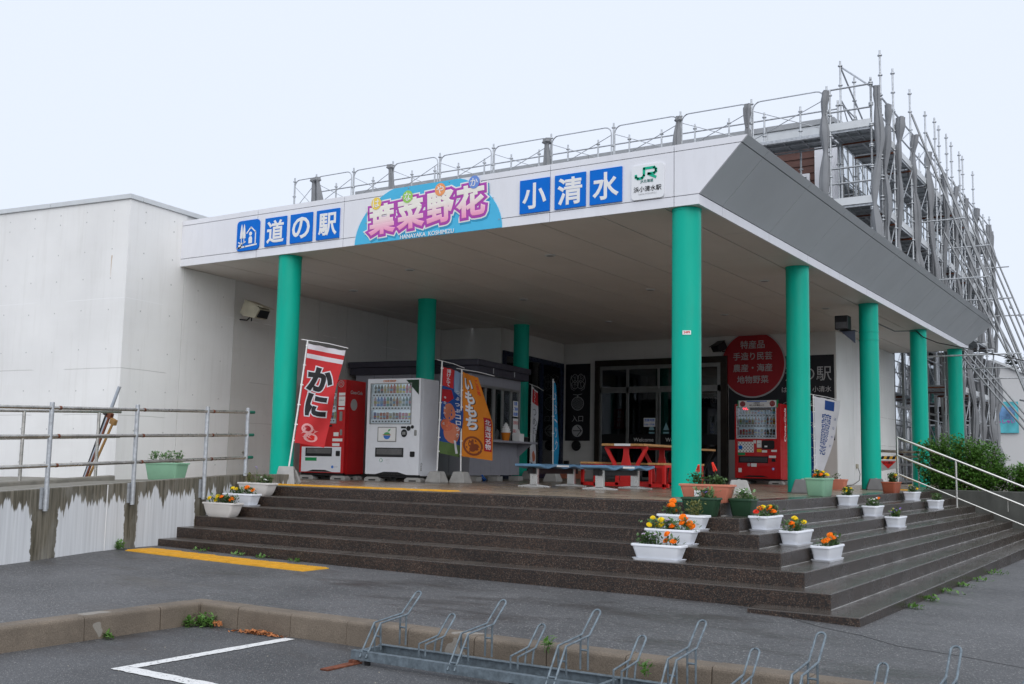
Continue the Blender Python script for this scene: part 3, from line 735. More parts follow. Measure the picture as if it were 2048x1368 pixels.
# socket on the right side wall with its cord
t = thing('power_socket', 'small beige outdoor socket with dangling cord on the white side wall', 'socket', (XW + .012, 15.95, .47))
part('body', MB().box(0, .05, -.05, .05, -.06, .05), M('beige_plastic', (.45, .42, .33), .5), t, bevel=.008)
part('cord', MB().tube([(.04, .02, -.04), (.07, .08, -.2), (.06, .02, -.36), (.08, -.6, -.455), (.2, -1.6, -.46), (.1, -2.6, -.46)], .008, 6), m_black, t)

# ================================================================== SIGNS ON THE FASCIA
def fsign(name, label, poly, mat, cat='sign', thick=.02, group=None, y=YF):
    cx = sum(p[0] for p in poly) / len(poly); cz = min(p[1] for p in poly)
    t = thing(name, label, cat, (cx, y - .003, cz), group=group)
    part('panel', MB().prism([(a - cx, b - cz) for a, b in poly], -thick, 0, 'y'), mat, t)
    fn = plane_fn((-cx, -thick, -cz), (1, 0, 0), (0, 0, 1))
    return t, fn
ZS0, ZS1 = 3.812, 4.282
SQ = [(-8.30, '道', 'blue square sign with white kanji 道 beside the trees pictogram'),
      (-7.735, 'の', 'blue square sign with a single round white kana の'),
      (-7.17, '駅', 'blue square sign with white kanji 駅 just left of the pink arch sign'),
      (-3.38, '小', 'blue square sign with white three-stroke kanji 小 right of the pink arch sign'),
      (-2.82, '清', 'blue square sign with dense white kanji 清, middle of the right-hand three'),
      (-2.28, '水', 'blue square sign with white kanji 水 next to the white railway sign')]
for x0, ch, lab in SQ:
    t, fn = fsign('square_sign', lab, [(x0, ZS0), (x0 + .475, ZS0), (x0 + .475, ZS1), (x0, ZS1)], m_blue, group='blue square letter signs on the canopy fascia')
    sz = .36 if ch not in '小水の' else .36
    rawpart('lettering', mapmb(textmesh(ch, x0 + .2375, (ZS0 + ZS1) / 2, sz, sz, .024, .002, .002), fn), m_lett, t)
# pictogram sign: trees and house
t, fn = fsign('pictogram_sign', 'rounded blue sign with white trees and a person in a house outline', rrect(-8.95, -8.43, 3.79, 4.30, .07), m_blue)
pm = MB(); bx, bz = -8.95, 3.79
L = lambda pts: [(bx + a, bz + b) for a, b in pts]
for cx_ in (.115, .175):
    pm.prism(L([(cx_ - .035, .21), (cx_ + .035, .21), (cx_ + .03, .30), (cx_ + .012, .42), (cx_, .455), (cx_ - .012, .42), (cx_ - .03, .30)]), .002, .004)
    stroke(pm, L([(cx_, .21), (cx_, .14)]), .014, .002, .004)
stroke(pm, L([(.05, .15), (.09, .125), (.15, .13), (.21, .15)]), .02, .002, .004)
stroke(pm, L([(.06, .09), (.13, .10), (.11, .07), (.04, .055)]), .03, .002, .004)
stroke(pm, L([(.03, .055), (.2, .068), (.47, .088)]), .026, .002, .004)
stroke(pm, L([(.235, .29), (.33, .385), (.44, .30), (.44, .10)]), .022, .002, .004)
pm.prism([(bx + .325 + .034 * math.cos(a * pi / 8), bz + .275 + .034 * math.sin(a * pi / 8)) for a in range(16)], .002, .004)
pm.prism(L([(.285, .115), (.365, .115), (.365, .20), (.345, .23), (.305, .23), (.285, .20)]), .002, .004)
rawpart('pictogram', mapmb(pm, fn), m_lett, t)
# arch sign
arc = [(-6.37, 3.66)]
for i in range(41):
    a = pi - pi * i / 40; X = -5.02 + 1.345 * math.cos(a); Z = 3.66 + .90 * math.sin(a)
    arc.append((X, Z))
arc = [(x, min(z, 4.455)) for x, z in arc]; arc = [arc[0]] + [p for p in arc[1:] if p[1] > 3.66] + [(-3.675, 3.66)]
t, fn = fsign('arch_sign', 'pale blue arch shaped sign with pink outlined kanji and coloured kana discs', arc, M('sky_blue_panel', (.07, .46, .72), .45, var=.03), thick=.012)
m_mag = M('magenta_outline', (.42, .065, .40), .5, var=.02); m_shad = M('deep_blue_print', (.035, .30, .50), .5, var=.02)
def gradmat():
    k = NT('pink_to_cream_print'); s_ = k.n('ShaderNodeSeparateXYZ', {0: k.pos()})
    slope = k.math('SUBTRACT', s_.outputs[2], k.math('MULTIPLY', k.math('ADD', s_.outputs[0], 5.0), .045))
    f = k.ramp(slope, 3.86, 4.12, 0, 1); c = k.mix(f, (.86, .33, .52), (.84, .80, .72)); k.put(k.b.inputs['Base Color'], c); k.b.inputs['Roughness'].default_value = .5; return k.m
m_grad = gradmat()
kan = '葉菜野花'
for i, ch in enumerate(kan):
    cx_ = -5.84 + .545 * i; cz_ = 4.01 + .03 * i; bw = .50
    kw = dict(rot=.05)
    for nm, wt, wz, mt, dx, dz in (('shadow', .16, .001, m_shad, .02, -.035), ('outline', .165, .004, m_lett, 0, 0), ('outline', .125, .007, m_mag, 0, 0), ('lettering', .042, .012, m_grad, 0, 0)):
        rawpart(nm, mapmb(textmesh(ch, cx_ + dx, cz_ + dz, bw * .9, .43, wt, wz, .0025, stretch=True, **kw), fn), mt, t)
for i, (ch, c_) in enumerate((('は', (.85, .62, .10)), ('な', (.32, .60, .12)), ('や', (.85, .34, .13)), ('か', (.16, .28, .66)))):
    cx_ = -5.97 + .60 * i + .02; cz_ = 4.26 + .035 * i
    pm = MB().prism([(cx_ + .095 * math.cos(a * pi / 12), cz_ + .095 * math.sin(a * pi / 12)) for a in range(24)], .016, .019)
    d = rawpart('kana_disc', mapmb(pm, fn), M('disc_%d' % i, c_, .5, var=.02), t)
    rawpart('lettering', mapmb(textmesh(ch, cx_, cz_, .125, .125, .012, .021, .002), fn), m_lett, d)
rawpart('lettering', mapmb(textmesh('HANAYAKA  KOSHIMIZU', -4.98, 3.695, .98, .07, .012, .0135, rot=0), fn), m_lett, t)
bolts = MB()
for x, z in ((-6.15, 3.98), (-5.9, 4.25), (-5.35, 4.43), (-4.6, 4.43), (-3.83, 4.1), (-3.72, 3.78), (-4.5, 3.69), (-5.9, 3.72)):
    bolts.prism([(x + .009 * math.cos(a * pi / 3), z + .009 * math.sin(a * pi / 3)) for a in range(6)], .0, .006)
tag(rawpart('bolt', mapmb(bolts, fn), m_capd, t), kind='stuff')
# railway sign
t, fn = fsign('railway_sign', 'white rounded railway station sign with green JR logo near the canopy corner', rrect(-1.665, -1.205, 3.80, 4.255, .05), M('gloss_white', (.78, .79, .81), .3, var=.01))
pm = MB(); x0, z0 = -1.60, 4.07
stroke(pm, [(x0, z0 + .055), (x0, z0 + .03), (x0 + .03, z0 + .008), (x0 + .09, z0 + .012), (x0 + .115, z0 + .045), (x0 + .115, z0 + .135), (x0 + .26, z0 + .135), (x0 + .285, z0 + .11), (x0 + .285, z0 + .08), (x0 + .26, z0 + .06), (x0 + .175, z0 + .06), (x0 + .28, z0 + .005)], .034, .002, .005)
rawpart('logo', mapmb(pm, fn), M('logo_green', (.0, .42, .25), .5, var=.02), t)
rawpart('lettering', mapmb(textmesh('JR北海道', -1.445, 4.035, .25, .05, .01, .002), fn), M('grey_green_ink', (.08, .22, .2), .5), t)
rawpart('lettering', mapmb(textmesh('浜小清水駅', -1.435, 3.935, .39, .08, .008, .002), fn), m_ink, t)
rawpart('lettering', mapmb(textmesh('HAMA-KOSHIMIZU', -1.435, 3.87, .25, .03, 0, .002), fn), m_lettg, t)

# ================================================================== WALL SIGNS BY THE ENTRANCE
def wsign(name, label, poly, mat, thick=.015, y=W):
    return fsign(name, label, poly, mat, thick=thick, y=y)
t, fn = wsign('entrance_sign', 'tall black sign with flower and melon drawings, 入口 and a right arrow', [(-10.13, 1.01), (-9.37, 1.01), (-9.37, 3.10), (-10.13, 3.10)], m_signblk)
pm = MB(); cx, cz = -9.75, 2.62
for q in range(4):
    a0 = pi / 4 + q * pi / 2; px, pz = cx + .125 * math.cos(a0), cz + .125 * math.sin(a0)
    stroke(pm, [(px + .105 * math.cos(a) * (1 + .12 * math.sin(5 * a)), pz + .105 * math.sin(a) * (1 + .1 * math.cos(4 * a))) for a in [2 * pi * j / 18 for j in range(19)]], .014, .001, .003)
    for j in range(5):
        a = random.uniform(0, 2 * pi); stroke(pm, [(px, pz), (px + .08 * math.cos(a), pz + .08 * math.sin(a))], .007, .001, .003)
for s_ in (-1, 1): stroke(pm, [(cx + s_ * .2, cz + .17), (cx + s_ * .24, cz + .02), (cx + s_ * .2, cz - .2), (cx + s_ * .1, cz - .25)], .01, .001, .003)
rawpart('flower_drawing', mapmb(pm, fn), m_lettg, t)
pm = MB(); cz = 2.02
stroke(pm, [(cx + .185 * math.cos(a), cz + .18 * math.sin(a)) for a in [2 * pi * j / 30 for j in range(31)]], .018, .001, .003)
for k_ in range(-5, 6):
    for s_ in (-1, 1):
        o = k_ * .032; l_ = math.sqrt(max(0, .165 ** 2 - o * o))
        a = s_ * .7; pts = [(cx + o * math.cos(a) - l_ * math.sin(a) * -1, cz + o * math.sin(a) - l_ * math.cos(a)), (cx + o * math.cos(a) + l_ * math.sin(a) * -1, cz + o * math.sin(a) + l_ * math.cos(a))]
        stroke(pm, pts, .004, .001, .003)
stroke(pm, [(cx - .14, cz + .25), (cx, cz + .23), (cx + .13, cz + .26)], .014, .001, .003); stroke(pm, [(cx, cz + .23), (cx, cz + .17)], .03, .001, .003)
rawpart('melon_drawing', mapmb(pm, fn), m_lettg, t)
rawpart('lettering', mapmb(textmesh('入口', cx, 1.61, .36, .17, 0, .002), fn), m_lettg, t)
pm = MB().prism([(cx + .165 * math.cos(a * pi / 16), 1.28 + .165 * math.sin(a * pi / 16)) for a in range(32)], .001, .003)
ar = rawpart('arrow_disc', mapmb(pm, fn), m_lettg, t)
pm = MB(); stroke(pm, [(cx - .13, 1.28), (cx + .12, 1.28)], .022, .004, .006); stroke(pm, [(cx + .0, 1.28 + .13), (cx + .13, 1.28), (cx, 1.28 - .13)], .022, .004, .006)
rawpart('arrow', mapmb(pm, fn), m_ink, ar)
t, fn = wsign('wall_sign', 'large black wall sign with 道の駅 lettering beside the red disc', [(-5.43, 1.06), (-2.80, 1.06), (-2.80, 3.10), (-5.43, 3.10)], m_signblk)
rawpart('lettering', mapmb(textmesh('道の駅', -3.42, 2.66, 1.12, .38, .0, .002), fn), m_lettg, t)
rawpart('lettering', mapmb(textmesh('はなやか・小清水', -3.47, 2.28, 1.2, .18, .01, .002), fn), m_lettg, t)
pm = MB()
stroke(pm, [(-4.2, 1.75), (-4.02, 1.95), (-3.9, 2.0), (-3.8, 1.9), (-3.6, 2.02), (-3.4, 1.95), (-3.2, 1.8)], .012, .001, .003)
for j in range(5): stroke(pm, [(-4.05 + j * .05, 1.93 - j * .02), (-4.1 + j * .09, 1.7)], .01, .001, .003)
for k_ in range(3): stroke(pm, [(-3.3 + .1 * math.cos(a) * (1 + k_ * .5), 1.8 + .1 * math.sin(a) * (1 + k_ * .5)) for a in [pi * j / 12 for j in range(13)]], .012, .001, .003)
rawpart('landscape_drawing', mapmb(pm, fn), m_lettg, t)
dsc = [(-4.80 + .80 * math.cos(a), 2.93 + .80 * math.sin(a)) for a in [2 * pi * j / 64 for j in range(64)]]
def clip(poly, zmax): 
    out = []
    for i, p in enumerate(poly):
        q = poly[(i + 1) % len(poly)]
        if p[1] <= zmax: out.append(p)
        if (p[1] - zmax) * (q[1] - zmax) < 0: f = (zmax - p[1]) / (q[1] - p[1]); out.append((p[0] + (q[0] - p[0]) * f, zmax))
    return out
t, fn = wsign('red_disc_sign', 'big dark red disc sign listing local products in white beside the entrance', clip([(-4.8 + (a + 4.8) * 1.045, 2.93 + (b - 2.93) * 1.045) for a, b in dsc], 3.65), m_lettg, thick=.03)
rawpart('disc', mapmb(MB().prism(clip(dsc, 3.648), .001, .006), fn), m_signred, t)
for i, s in enumerate(('特産品', '手造り民芸', '農産・海産', '地物野菜')):
    rawpart('lettering', mapmb(textmesh(s, -4.80, 3.42 - i * .29, [.62, 1.0, 1.0, .8][i], .21, .015, .008), fn), m_lettg, t)

# ================================================================== RAILINGS
def pipe(name, pts, r, mat, parent, n=10): return part(name, MB().tube(pts, r, n), mat, parent, smooth=True)
def rl(y): return (wallx(y) + .045, y)
nr = thing('ramp_railing', 'grey steel pipe railing bolted to the near side of the ramp wall', 'railing', (-7.1, -3.5, -.8))
def q(x, y, z): return (x + 7.1, y + 3.5, z + .8)
py = [-3.48, -2.17, -.895, -.06]; py0 = [-14.0 + 1.3 * i for i in range(0, 8)] 
allp = [-8.7, -7.4, -6.1, -4.79] + py
for y in allp:
    x, _ = rl(y); tz = 1.115 + .035 * y; bz = -.14 + .03 * y - .02 if y < -.5 else .13
    p_ = pipe('post', [q(x, y, bz), q(x, y, tz)], .027, m_steel, nr, 14)
    if y < -.5: part('base_plate', MB().box(x + 7.1 - .045, x + 7.1 - .030, y + 3.5 - .06, y + 3.5 + .06, bz + .8 + .02, bz + .8 + .27), m_steel, nr)
for off, sl in ((.985, .035), (.655, .035), (.33, .04)):
    for a, b in zip(allp[:-1], allp[1:]):
        ra = pipe('rail', [q(*rl(a), off + .065 + sl * a), q(*rl(b), off + .065 + sl * b)], .021, m_stain, nr, 12)
        part('coupler', MB().tube([q(*rl(a + .10), off + .065 + sl * (a + .1)), q(*rl(a + .13), off + .065 + sl * (a + .13))], .024, 12), m_rust, ra)
    pipe('end_grip', [q(*rl(-.06), off + .063), q(*rl(.075), off + .068)], .023, M('green_grip', (.01, .12, .08), .5), nr)
fr_ = thing('ramp_railing', 'weathered steel pipe railing on the far kerb of the ramp', 'railing', (-9.6, -2, 0))
def q(x, y, z): return (x + 9.6, y + 2, z)
fpy = [-8.8, -7.35, -5.9, -4.5, -2.16, -.84]
for y in fpy: pipe('post', [q(fx(y) - .07, y, .0 + .045 * (y + .5)), q(fx(y) - .07, y, 1.065 + .04 * y)], .024, m_stain, fr_, 12)
for off in (1.07, .69, .30):
    for a, b in zip(fpy, fpy[1:] + [-.42]): pipe('rail', [q(fx(a) - .07, a, off + .04 * a), q(fx(b) - .07, b, off + .04 * b)], .021, m_stain, fr_, 10)
sr = thing('stair_handrail', 'shiny stainless three-bar handrail sloping down the right end of the steps', 'railing', (.4, 11, -.4))
def q(x, y, z): return (x - .4, y - 11, z + .4)
sp = [(-.635, 0), (.45, -.54), (2.1, -.95)]
def tz(x): return 1.04 - .405 * (x + .635)
for x, b in sp: pipe('post', [q(x, 11, b), q(x, 11, tz(x))], .021, m_chrome, sr, 12)
for dz in (0, -.355, -.72):
    pipe('rail', [q(-.635, 11, 1.04 + dz), q(2.15, 11, tz(2.15) + dz)], .021 if dz > -.5 else .015, m_chrome, sr, 12)
pipe('brace', [q(1.32, 11.2, -.35), q(1.32, 11.2, -.02 - .1)], .008, m_chrome, sr, 8)

# ================================================================== RAMP ODDMENTS
t = thing('leaning_pole', 'long grey aluminium pole leaning on the annex corner behind the railing', 'pole', (-9.95, -.75, .02))
part('shaft', MB().tube([(.02, -.02, 0), (.22, .35, 1.42)], .026, 8), M('dull_aluminium', (.33, .36, .4), .45, .5), t, smooth=True)
part('end_cap', MB().tube([(.222, .352, 1.42), (.224, .355, 1.435)], .029, 8), m_steel, t)
for k_, (dx, hh, mt, lab) in enumerate(((.12, .98, m_rust, 'rusty brown broom leaning behind the far ramp railing'), (.20, .88, M('old_wood', (.30, .17, .06), .8, var=.3), 'old wooden handled mallet leaning in the corner of the annex'), (.06, 1.02, m_black, 'black handled tool leaning beside the aluminium pole'))):
    t = thing(['broom', 'mallet', 'tool'][k_], lab, ['broom', 'mallet', 'tool'][k_], (-9.95 + dx * .2, -.72, .02))
    part('handle', MB().tube([(-.06 + dx * .6, -.05, 0), (.05 + dx, .2, hh)], .02, 8), mt, t)
    part('head', MB().box(-.06, .06, -.03, .03, -.045, .045).xf(Matrix.Translation((.05 + dx, .2, hh)) @ Matrix.Rotation(.35, 4, 'Y')), mt, t, bevel=.008)
t = thing('wall_tap', 'small metal spout on the annex wall above the ramp', 'tap', (-10.55, 3.0, .38))
part('spout', MB().tube([(-.02, 0, .1), (.06, 0, .12), (.10, 0, .08), (.10, 0, .0)], .02, 8), m_stain, t); part('rose', MB().cyl(.10, 0, -.03, .0, .05, 12), m_stain, t)
# security camera / floodlight housing on the annex wall
def floodlight(name, label, loc, rz, mat, s=1.0, tilt=.35, cat='floodlight'):
    t = thing(name, label, cat, loc, rz)
    T_4 = Matrix.Rotation(tilt, 4, 'Y')
    b = MB().prism([(0, -.13), (.10, -.16), (.36, -.12), (.40, .06), (.32, .10), (.02, .10)], -.15, .15, 'y').xf(T_4 @ Matrix.Scale(s, 4)); part('housing', b, mat, t, bevel=.01)
    part('lens', MB().box(.372, .405, -.12, .12, -.09, .05).xf(T_4 @ Matrix.Scale(s, 4)), m_black, t)
    part('visor', MB().box(.0, .46, -.16, .16, .102, .115).xf(T_4 @ Matrix.Scale(s, 4)), mat, t)
    part('bracket', MB().tube([(-.16 * s, 0, -.22 * s), (.0, 0, -.24 * s), (.16 * s, 0, -.12 * s)], .014, 8).tube([(.1 * s, 0, -.26 * s), (.1 * s, 0, .02)], .012, 8), m_black, t)
    return t
floodlight('floodlight', 'beige box floodlight on a bracket on the annex wall under the canopy', (-10.28, 2.7, 3.16), .1, M('beige_paint', (.42, .39, .30), .5, dirt=.3), 1.05)
floodlight('floodlight', 'dark floodlight tilted down at the edge of the red disc sign', (-5.55, 14.22, 3.46), -pi / 2 - .4, m_black, .8, .5)
t = thing('floodlight', 'black square floodlight on a triangular bracket on the third right-hand column', 'floodlight', (-1.0, 8.9 - .45 + .45 + .95, 3.05))
# column index: third column of the right row
cxx, cyy = -.999, 1.382 + 4.5126 * 2
t.location = (cxx, cyy, 3.06)
part('lamp_body', MB().box(-.52, -.26, -.55, -.30, .05, .33).xf(Matrix.Identity(4)), m_black, t, bevel=.015)
part('lens', MB().box(-.50, -.28, -.556, -.545, .07, .2), M('dull_glass', (.08, .08, .085), .2), t)
part('bracket', MB().prism([(-.45, .04), (-.16, .04), (-.16, -.22)], -.42, -.40, 'y'), M('blue_grey_steel', (.06, .07, .10), .5), t)
part('bracket', MB().box(-.46, -.16, -.43, -.2, .03, .045), m_black, t)
for z in (.04, -.12): part('clamp_band', MB().cyl(0, 0, z - .012, z + .012, .193, 32), m_green, t)
t = thing('overhead_cable', 'black cable running from the canopy columns off to the right', 'cable')
part('strand', MB().tube([(-1.0, 10.4, 3.36), (-1.0, 12.6, 3.37), (-1.0, 14.72, 3.62), (-.85, 14.75, 3.47), (-.55, 14.8, 3.33), (.1, 14.85, 3.17), (1.24, 14.9, 2.86), (4, 15, 2.25), (9, 15.2, 1.8), (16, 15.4, 2.6)], .013, 6), m_black, t)
t = thing('utility_post', 'thin grey post holding the black cable beyond the right edge', 'post', (16, 15.4, -1)); part('shaft', MB().cyl(0, 0, 0, 4.0, .06, 12), m_steel, t); part('cap', MB().cyl(0, 0, 4.0, 4.05, .07, 12), m_steel, t)

# ================================================================== PLANTERS AND FLOWERS
m_pwhite = M('white_planter_plastic', (.74, .76, .80), .38, var=.03); m_pcream = M('cream_planter_plastic', (.66, .63, .60), .42, var=.04)
m_pterra = M('salmon_planter_plastic', (.56, .20, .13), .45, var=.05); m_pdark = M('dark_green_planter', (.022, .058, .03), .38, var=.08); m_ppale = M('pale_green_planter', (.25, .46, .31), .42, var=.05)
m_soil = M('potting_soil', (.035, .025, .018), .95, var=.4, bump=.8, bs=60)
def leafmat(name, a, b):
    k = NT(name); v = k.n('ShaderNodeTexVoronoi', {'Vector': k.pos(), 'Scale': 55.0}); s_ = k.n('ShaderNodeSeparateColor', {0: v.outputs['Color']})
    c = k.mix(s_.outputs[0], a, b); k.put(k.b.inputs['Base Color'], c); k.b.inputs['Roughness'].default_value = .5
    tr = k.n('ShaderNodeBsdfTranslucent', {0: c}); ms = k.n('ShaderNodeMixShader', {0: .3, 1: k.b.outputs[0], 2: tr}); k.put(k.o.inputs[0], ms); return k.m
m_leaf = leafmat('planter_leaves', (.045, .11, .03), (.13, .21, .07)); m_leafy = leafmat('yellowing_leaves', (.14, .16, .04), (.25, .24, .08)); m_leafp = leafmat('pale_leaves', (.13, .25, .09), (.20, .33, .14))
m_shr = leafmat('shrub_leaves', (.035, .12, .015), (.16, .32, .06)); m_weed = leafmat('weed_leaves', (.07, .17, .03), (.16, .30, .07))
m_or = M('orange_petals', (.86, .21, .004), .6, var=.25, vs=90); m_ye = M('yellow_petals', (.82, .60, .012), .6, var=.2, vs=90); m_pu = M('purple_petals', (.24, .15, .50), .6, var=.2)
m_li = M('lilac_petals', (.58, .46, .62), .6, var=.2); m_wp = M('white_petals', (.75, .75, .72), .6, var=.05); m_rp = M('scarlet_petals', (.72, .035, .015), .6, var=.2)
def flowermesh(kind, mat):
    mb = MB()
    if kind == 'pom':
        for ring, (n, r0, z0, z1) in enumerate(((11, .032, .002, .008), (10, .026, .010, .017), (8, .018, .016, .026), (5, .009, .020, .032))):
            for j in range(n):
                a = 2 * pi * j / n + ring * .4; da = pi / n * 1.15
                mb.add([(r0 * .3 * math.cos(a), r0 * .3 * math.sin(a), z0), (r0 * math.cos(a - da), r0 * math.sin(a - da), z1 * .8), (r0 * 1.12 * math.cos(a), r0 * 1.12 * math.sin(a), z1), (r0 * math.cos(a + da), r0 * math.sin(a + da), z1 * .8)], [(0, 1, 2, 3)])
        mb.ball((0, 0, .006), .022, 8, 5, .7)
    elif kind == 'small':
        for k_ in range(5):
            a = 2 * pi * k_ / 5
            mb.add([(0, 0, 0), (.011 * math.cos(a - .5), .011 * math.sin(a - .5), .004), (.015 * math.cos(a), .015 * math.sin(a), .002), (.011 * math.cos(a + .5), .011 * math.sin(a + .5), .004)], [(0, 1, 2, 3)])
    else:  # salvia spike
        for k_ in range(9):
            for j in range(4):
                a = j * pi / 2 + k_ * .7; r = .018 * (1 - k_ / 12)
                mb.ball((r * math.cos(a), r * math.sin(a), k_ * .011), .008, 5, 3)
    me = bpy.data.meshes.new('flower'); me.from_pydata(mb.v, [], mb.f); me.materials.append(mat); return me
FM = {(k_, c_): flowermesh(k_, m_) for k_ in ('pom', 'small', 'spike') for c_, m_ in (('o', m_or), ('y', m_ye), ('p', m_pu), ('l', m_li), ('w', m_wp), ('r', m_rp))}
def leafcloud(n, lx, ly, z0, z1, size, mat, name, parent, clumps=None, stems=True, seed=0):
    rr = random.Random(seed); mb = MB()
    for i in range(n):
        if clumps: c = rr.choice(clumps); x = c[0] + rr.gauss(0, c[2]); y = c[1] + rr.gauss(0, c[2] * .6); zt = c[3]
        else: x = rr.uniform(-lx, lx); y = rr.uniform(-ly, ly); zt = z1
        z = z0 + (zt - z0) * rr.random() ** .8
        a = rr.uniform(0, 2 * pi); el_ = rr.uniform(-.3, 1.1); L_ = size * rr.uniform(.6, 1.3); w_ = L_ * .3
        d = Vector((math.cos(a) * math.cos(el_), math.sin(a) * math.cos(el_), math.sin(el_))); sd_ = Vector((-math.sin(a), math.cos(a), 0)) * w_
        p = Vector((x, y, z)); mb.add([p, p + d * L_ * .5 + sd_, p + d * L_, p + d * L_ * .5 - sd_], [(0, 1, 2, 3)])
        if stems and i % 9 == 0: mb.tube([(x * .8, y * .8, z0 - .02), (x, y, z)], .0022, 3, False)
    me = bpy.data.meshes.new(name); me.from_pydata(mb.v, [], mb.f); me.materials.append(mat); return tag(link(name, me, parent), kind='stuff')
def planter(label, x, y, z, lx, ly, h, mat, fl, rz=0, saucer=True, taper=.80, leaf=None, n=150, rn=.02, ribs=False, leafh=.09, sticker=False, clumps=None, spikes=0, extra=None, curved=0):
    t = thing('flower_planter', label, 'planter', (x, y, z), rz, group='flower planters on the steps')
    zb = .014 if saucer else 0
    def ring(sx, sy, zz, r=.03): return [(a, b, zz) for a, b in rrect(-sx, sx, -sy, sy, min(r, sx * .45, sy * .45), 4)]
    rings = [ring(lx / 2 * taper * .94, ly / 2 * taper * .94, zb), ring(lx / 2 * taper, ly / 2 * taper, zb + .012)]
    if curved:
        for f in (.25, .5, .75): rings.append(ring(lx / 2 * (taper + (.93 - taper) * math.sin(f * pi / 2)), ly / 2 * (taper + (.93 - taper) * math.sin(f * pi / 2)), zb + h * f))
    rings += [ring(lx / 2 * .945, ly / 2 * .93, h - .024), ring(lx / 2, ly / 2, h - .022), ring(lx / 2, ly / 2, h - .004), ring(lx / 2 * .985, ly / 2 * .97, h), ring(lx / 2 * .93, ly / 2 * .86, h), ring(lx / 2 * .90, ly / 2 * .83, h - .05)]
    tub = part('tub', MB().loft(rings, True, False), mat, t, smooth=True)
    part('soil', MB().loft([ring(lx / 2 * .905, ly / 2 * .84, h - .045), ring(lx / 2 * .905, ly / 2 * .84, h - .03)]), m_soil, t)
    if ribs:
        mb = MB(); k_ = int(lx / .022)
        for i in range(k_):
            xx = (-.5 + (i + .5) / k_) * lx * (taper + .0)
            for s_ in (-1, 1):
                mb.add([(xx - .003, s_ * (ly / 2 * taper + .001), zb + .02), (xx + .003, s_ * (ly / 2 * taper + .001), zb + .02), (xx * 1.12 + .003, s_ * (ly / 2 * .925 + .004), h - .05), (xx * 1.12 - .003, s_ * (ly / 2 * .925 + .004), h - .05)], [(0, 1, 2, 3)])
        tag(part('ribs', mb, mat, t), kind='stuff')
    if saucer: part('saucer', MB().loft([ring(lx / 2 * .90, ly / 2 * .9, 0), ring(lx / 2 * .96, ly / 2 * .97, .02), ring(lx / 2 * .94, ly / 2 * .94, .02), ring(lx / 2 * .88, ly / 2 * .87, .006)]), mat, t, smooth=False)
    if sticker:
        f2 = plane_fn((-lx * .12, -ly / 2 * .905, h * .5), (1, 0, 0), (0, -.05, 1)); part('sticker', mapmb(flatpoly(MB(), [(-.04, -.035), (.04, -.035), (.04, .035), (-.04, .035)], .004, .006), f2), m_lett, t)
        rawpart('lettering', mapmb(textmesh('花いっぱい', 0, 0, .065, .02, 0, .007), f2), m_blue, t)
    lf = leaf or m_leaf
    sd_ = int(abs(x * 1000 + y * 777)) % 10000
    if clumps is None:
        ppx = sorted(set(round(f[0], 2) for f in fl)) or [0]
        clumps = [(px_ * lx * .5, 0, .045, h + leafh * random.uniform(.7, 1.15)) for px_ in ppx]
    leafcloud(int(n * 2.1), lx * .4, ly * .35, h - .03, h + leafh, .045, lf, 'foliage', t, clumps, seed=sd_)
    if extra: leafcloud(extra[1], 0, 0, h - .03, h + extra[2], .035, extra[0], 'foliage', t, [(extra[3] * lx * .5, 0, .05, h + extra[2])], seed=sd_ + 1)
    rr = random.Random(sd_)
    stems = MB()
    for f in fl:
        kind, c_ = ('pom', f[2]) if len(f) < 4 else (f[3], f[2])
        px_, pz = f[0] * lx * .5, h + f[1]; pyy = rr.uniform(-.25, .25) * ly
        o = link('flower', FM[(kind, c_)], t, (px_, pyy, pz)); o.scale = [rr.uniform(.9, 1.2)] * 3
        o.rotation_euler = (rr.uniform(.2, 1.0) if kind == 'pom' else rr.uniform(0, .8), rr.uniform(-.4, .4), rr.uniform(-.6, .6) - rz)
        stems.tube([(px_ * .9, pyy * .6, h - .03), (px_, pyy, pz)], .0025, 4, False)
    if stems.v: tag(part('stems', stems, m_leaf, t), kind='stuff')
    return t
def sm(cx, c_, n, zr=.1, sp=.18, k='small'):
    return [(cx + random.uniform(-sp, sp), random.uniform(.03, zr), c_, k) for _ in range(n)]
R3 = [-k_ * R_ for k_ in range(8)]
planter('cream ribbed planter with yellow and orange marigolds, lowest of the three by the ramp wall', -6.81, -.84, R3[3], .60, .23, .19, m_pcream, [(-.75, .05, 'y'), (-.45, .07, 'y'), (-.38, .03, 'y'), (.1, .07, 'o'), (.35, .06, 'o'), (.62, .03, 'o'), (.72, .05, 'o')] + sm(.2, 'l', 5), saucer=False, taper=.72, curved=1, ribs=True, n=170)
planter('white planter on a saucer, middle of the three by the ramp wall', -6.81, -.50, R3[2], .58, .22, .17, m_pwhite, [(-.6, .06, 'y'), (-.3, .05, 'y'), (.3, .08, 'o'), (.22, .05, 'o'), (.7, .05, 'o')], n=100)
planter('cream planter with yellow foliage, topmost of the three by the ramp wall', -6.86, -.17, R3[1], .62, .23, .18, m_pcream, [(-.1, .20, 'p', 'small'), (.05, .22, 'p', 'small')] + sm(.55, 'w', 9, .09), saucer=False, taper=.72, curved=1, n=120, extra=(m_leafy, 120, .13, -.45))
planter('large salmon planter with red salvias beside the front corner column', -.22, .16, 0, .60, .25, .20, m_pterra, [(-.42, .14, 'r', 'spike'), (.35, .15, 'r', 'spike')], saucer=False, ribs=True, n=190, sticker=True, leafh=.10, rz=.05)
planter('wide dark green pot in front of the salmon planter', -.16, -.16, R3[1], .42, .20, .20, m_pdark, sm(.35, 'p', 8, .1), saucer=False, taper=.78, n=110, leaf=m_leafp)
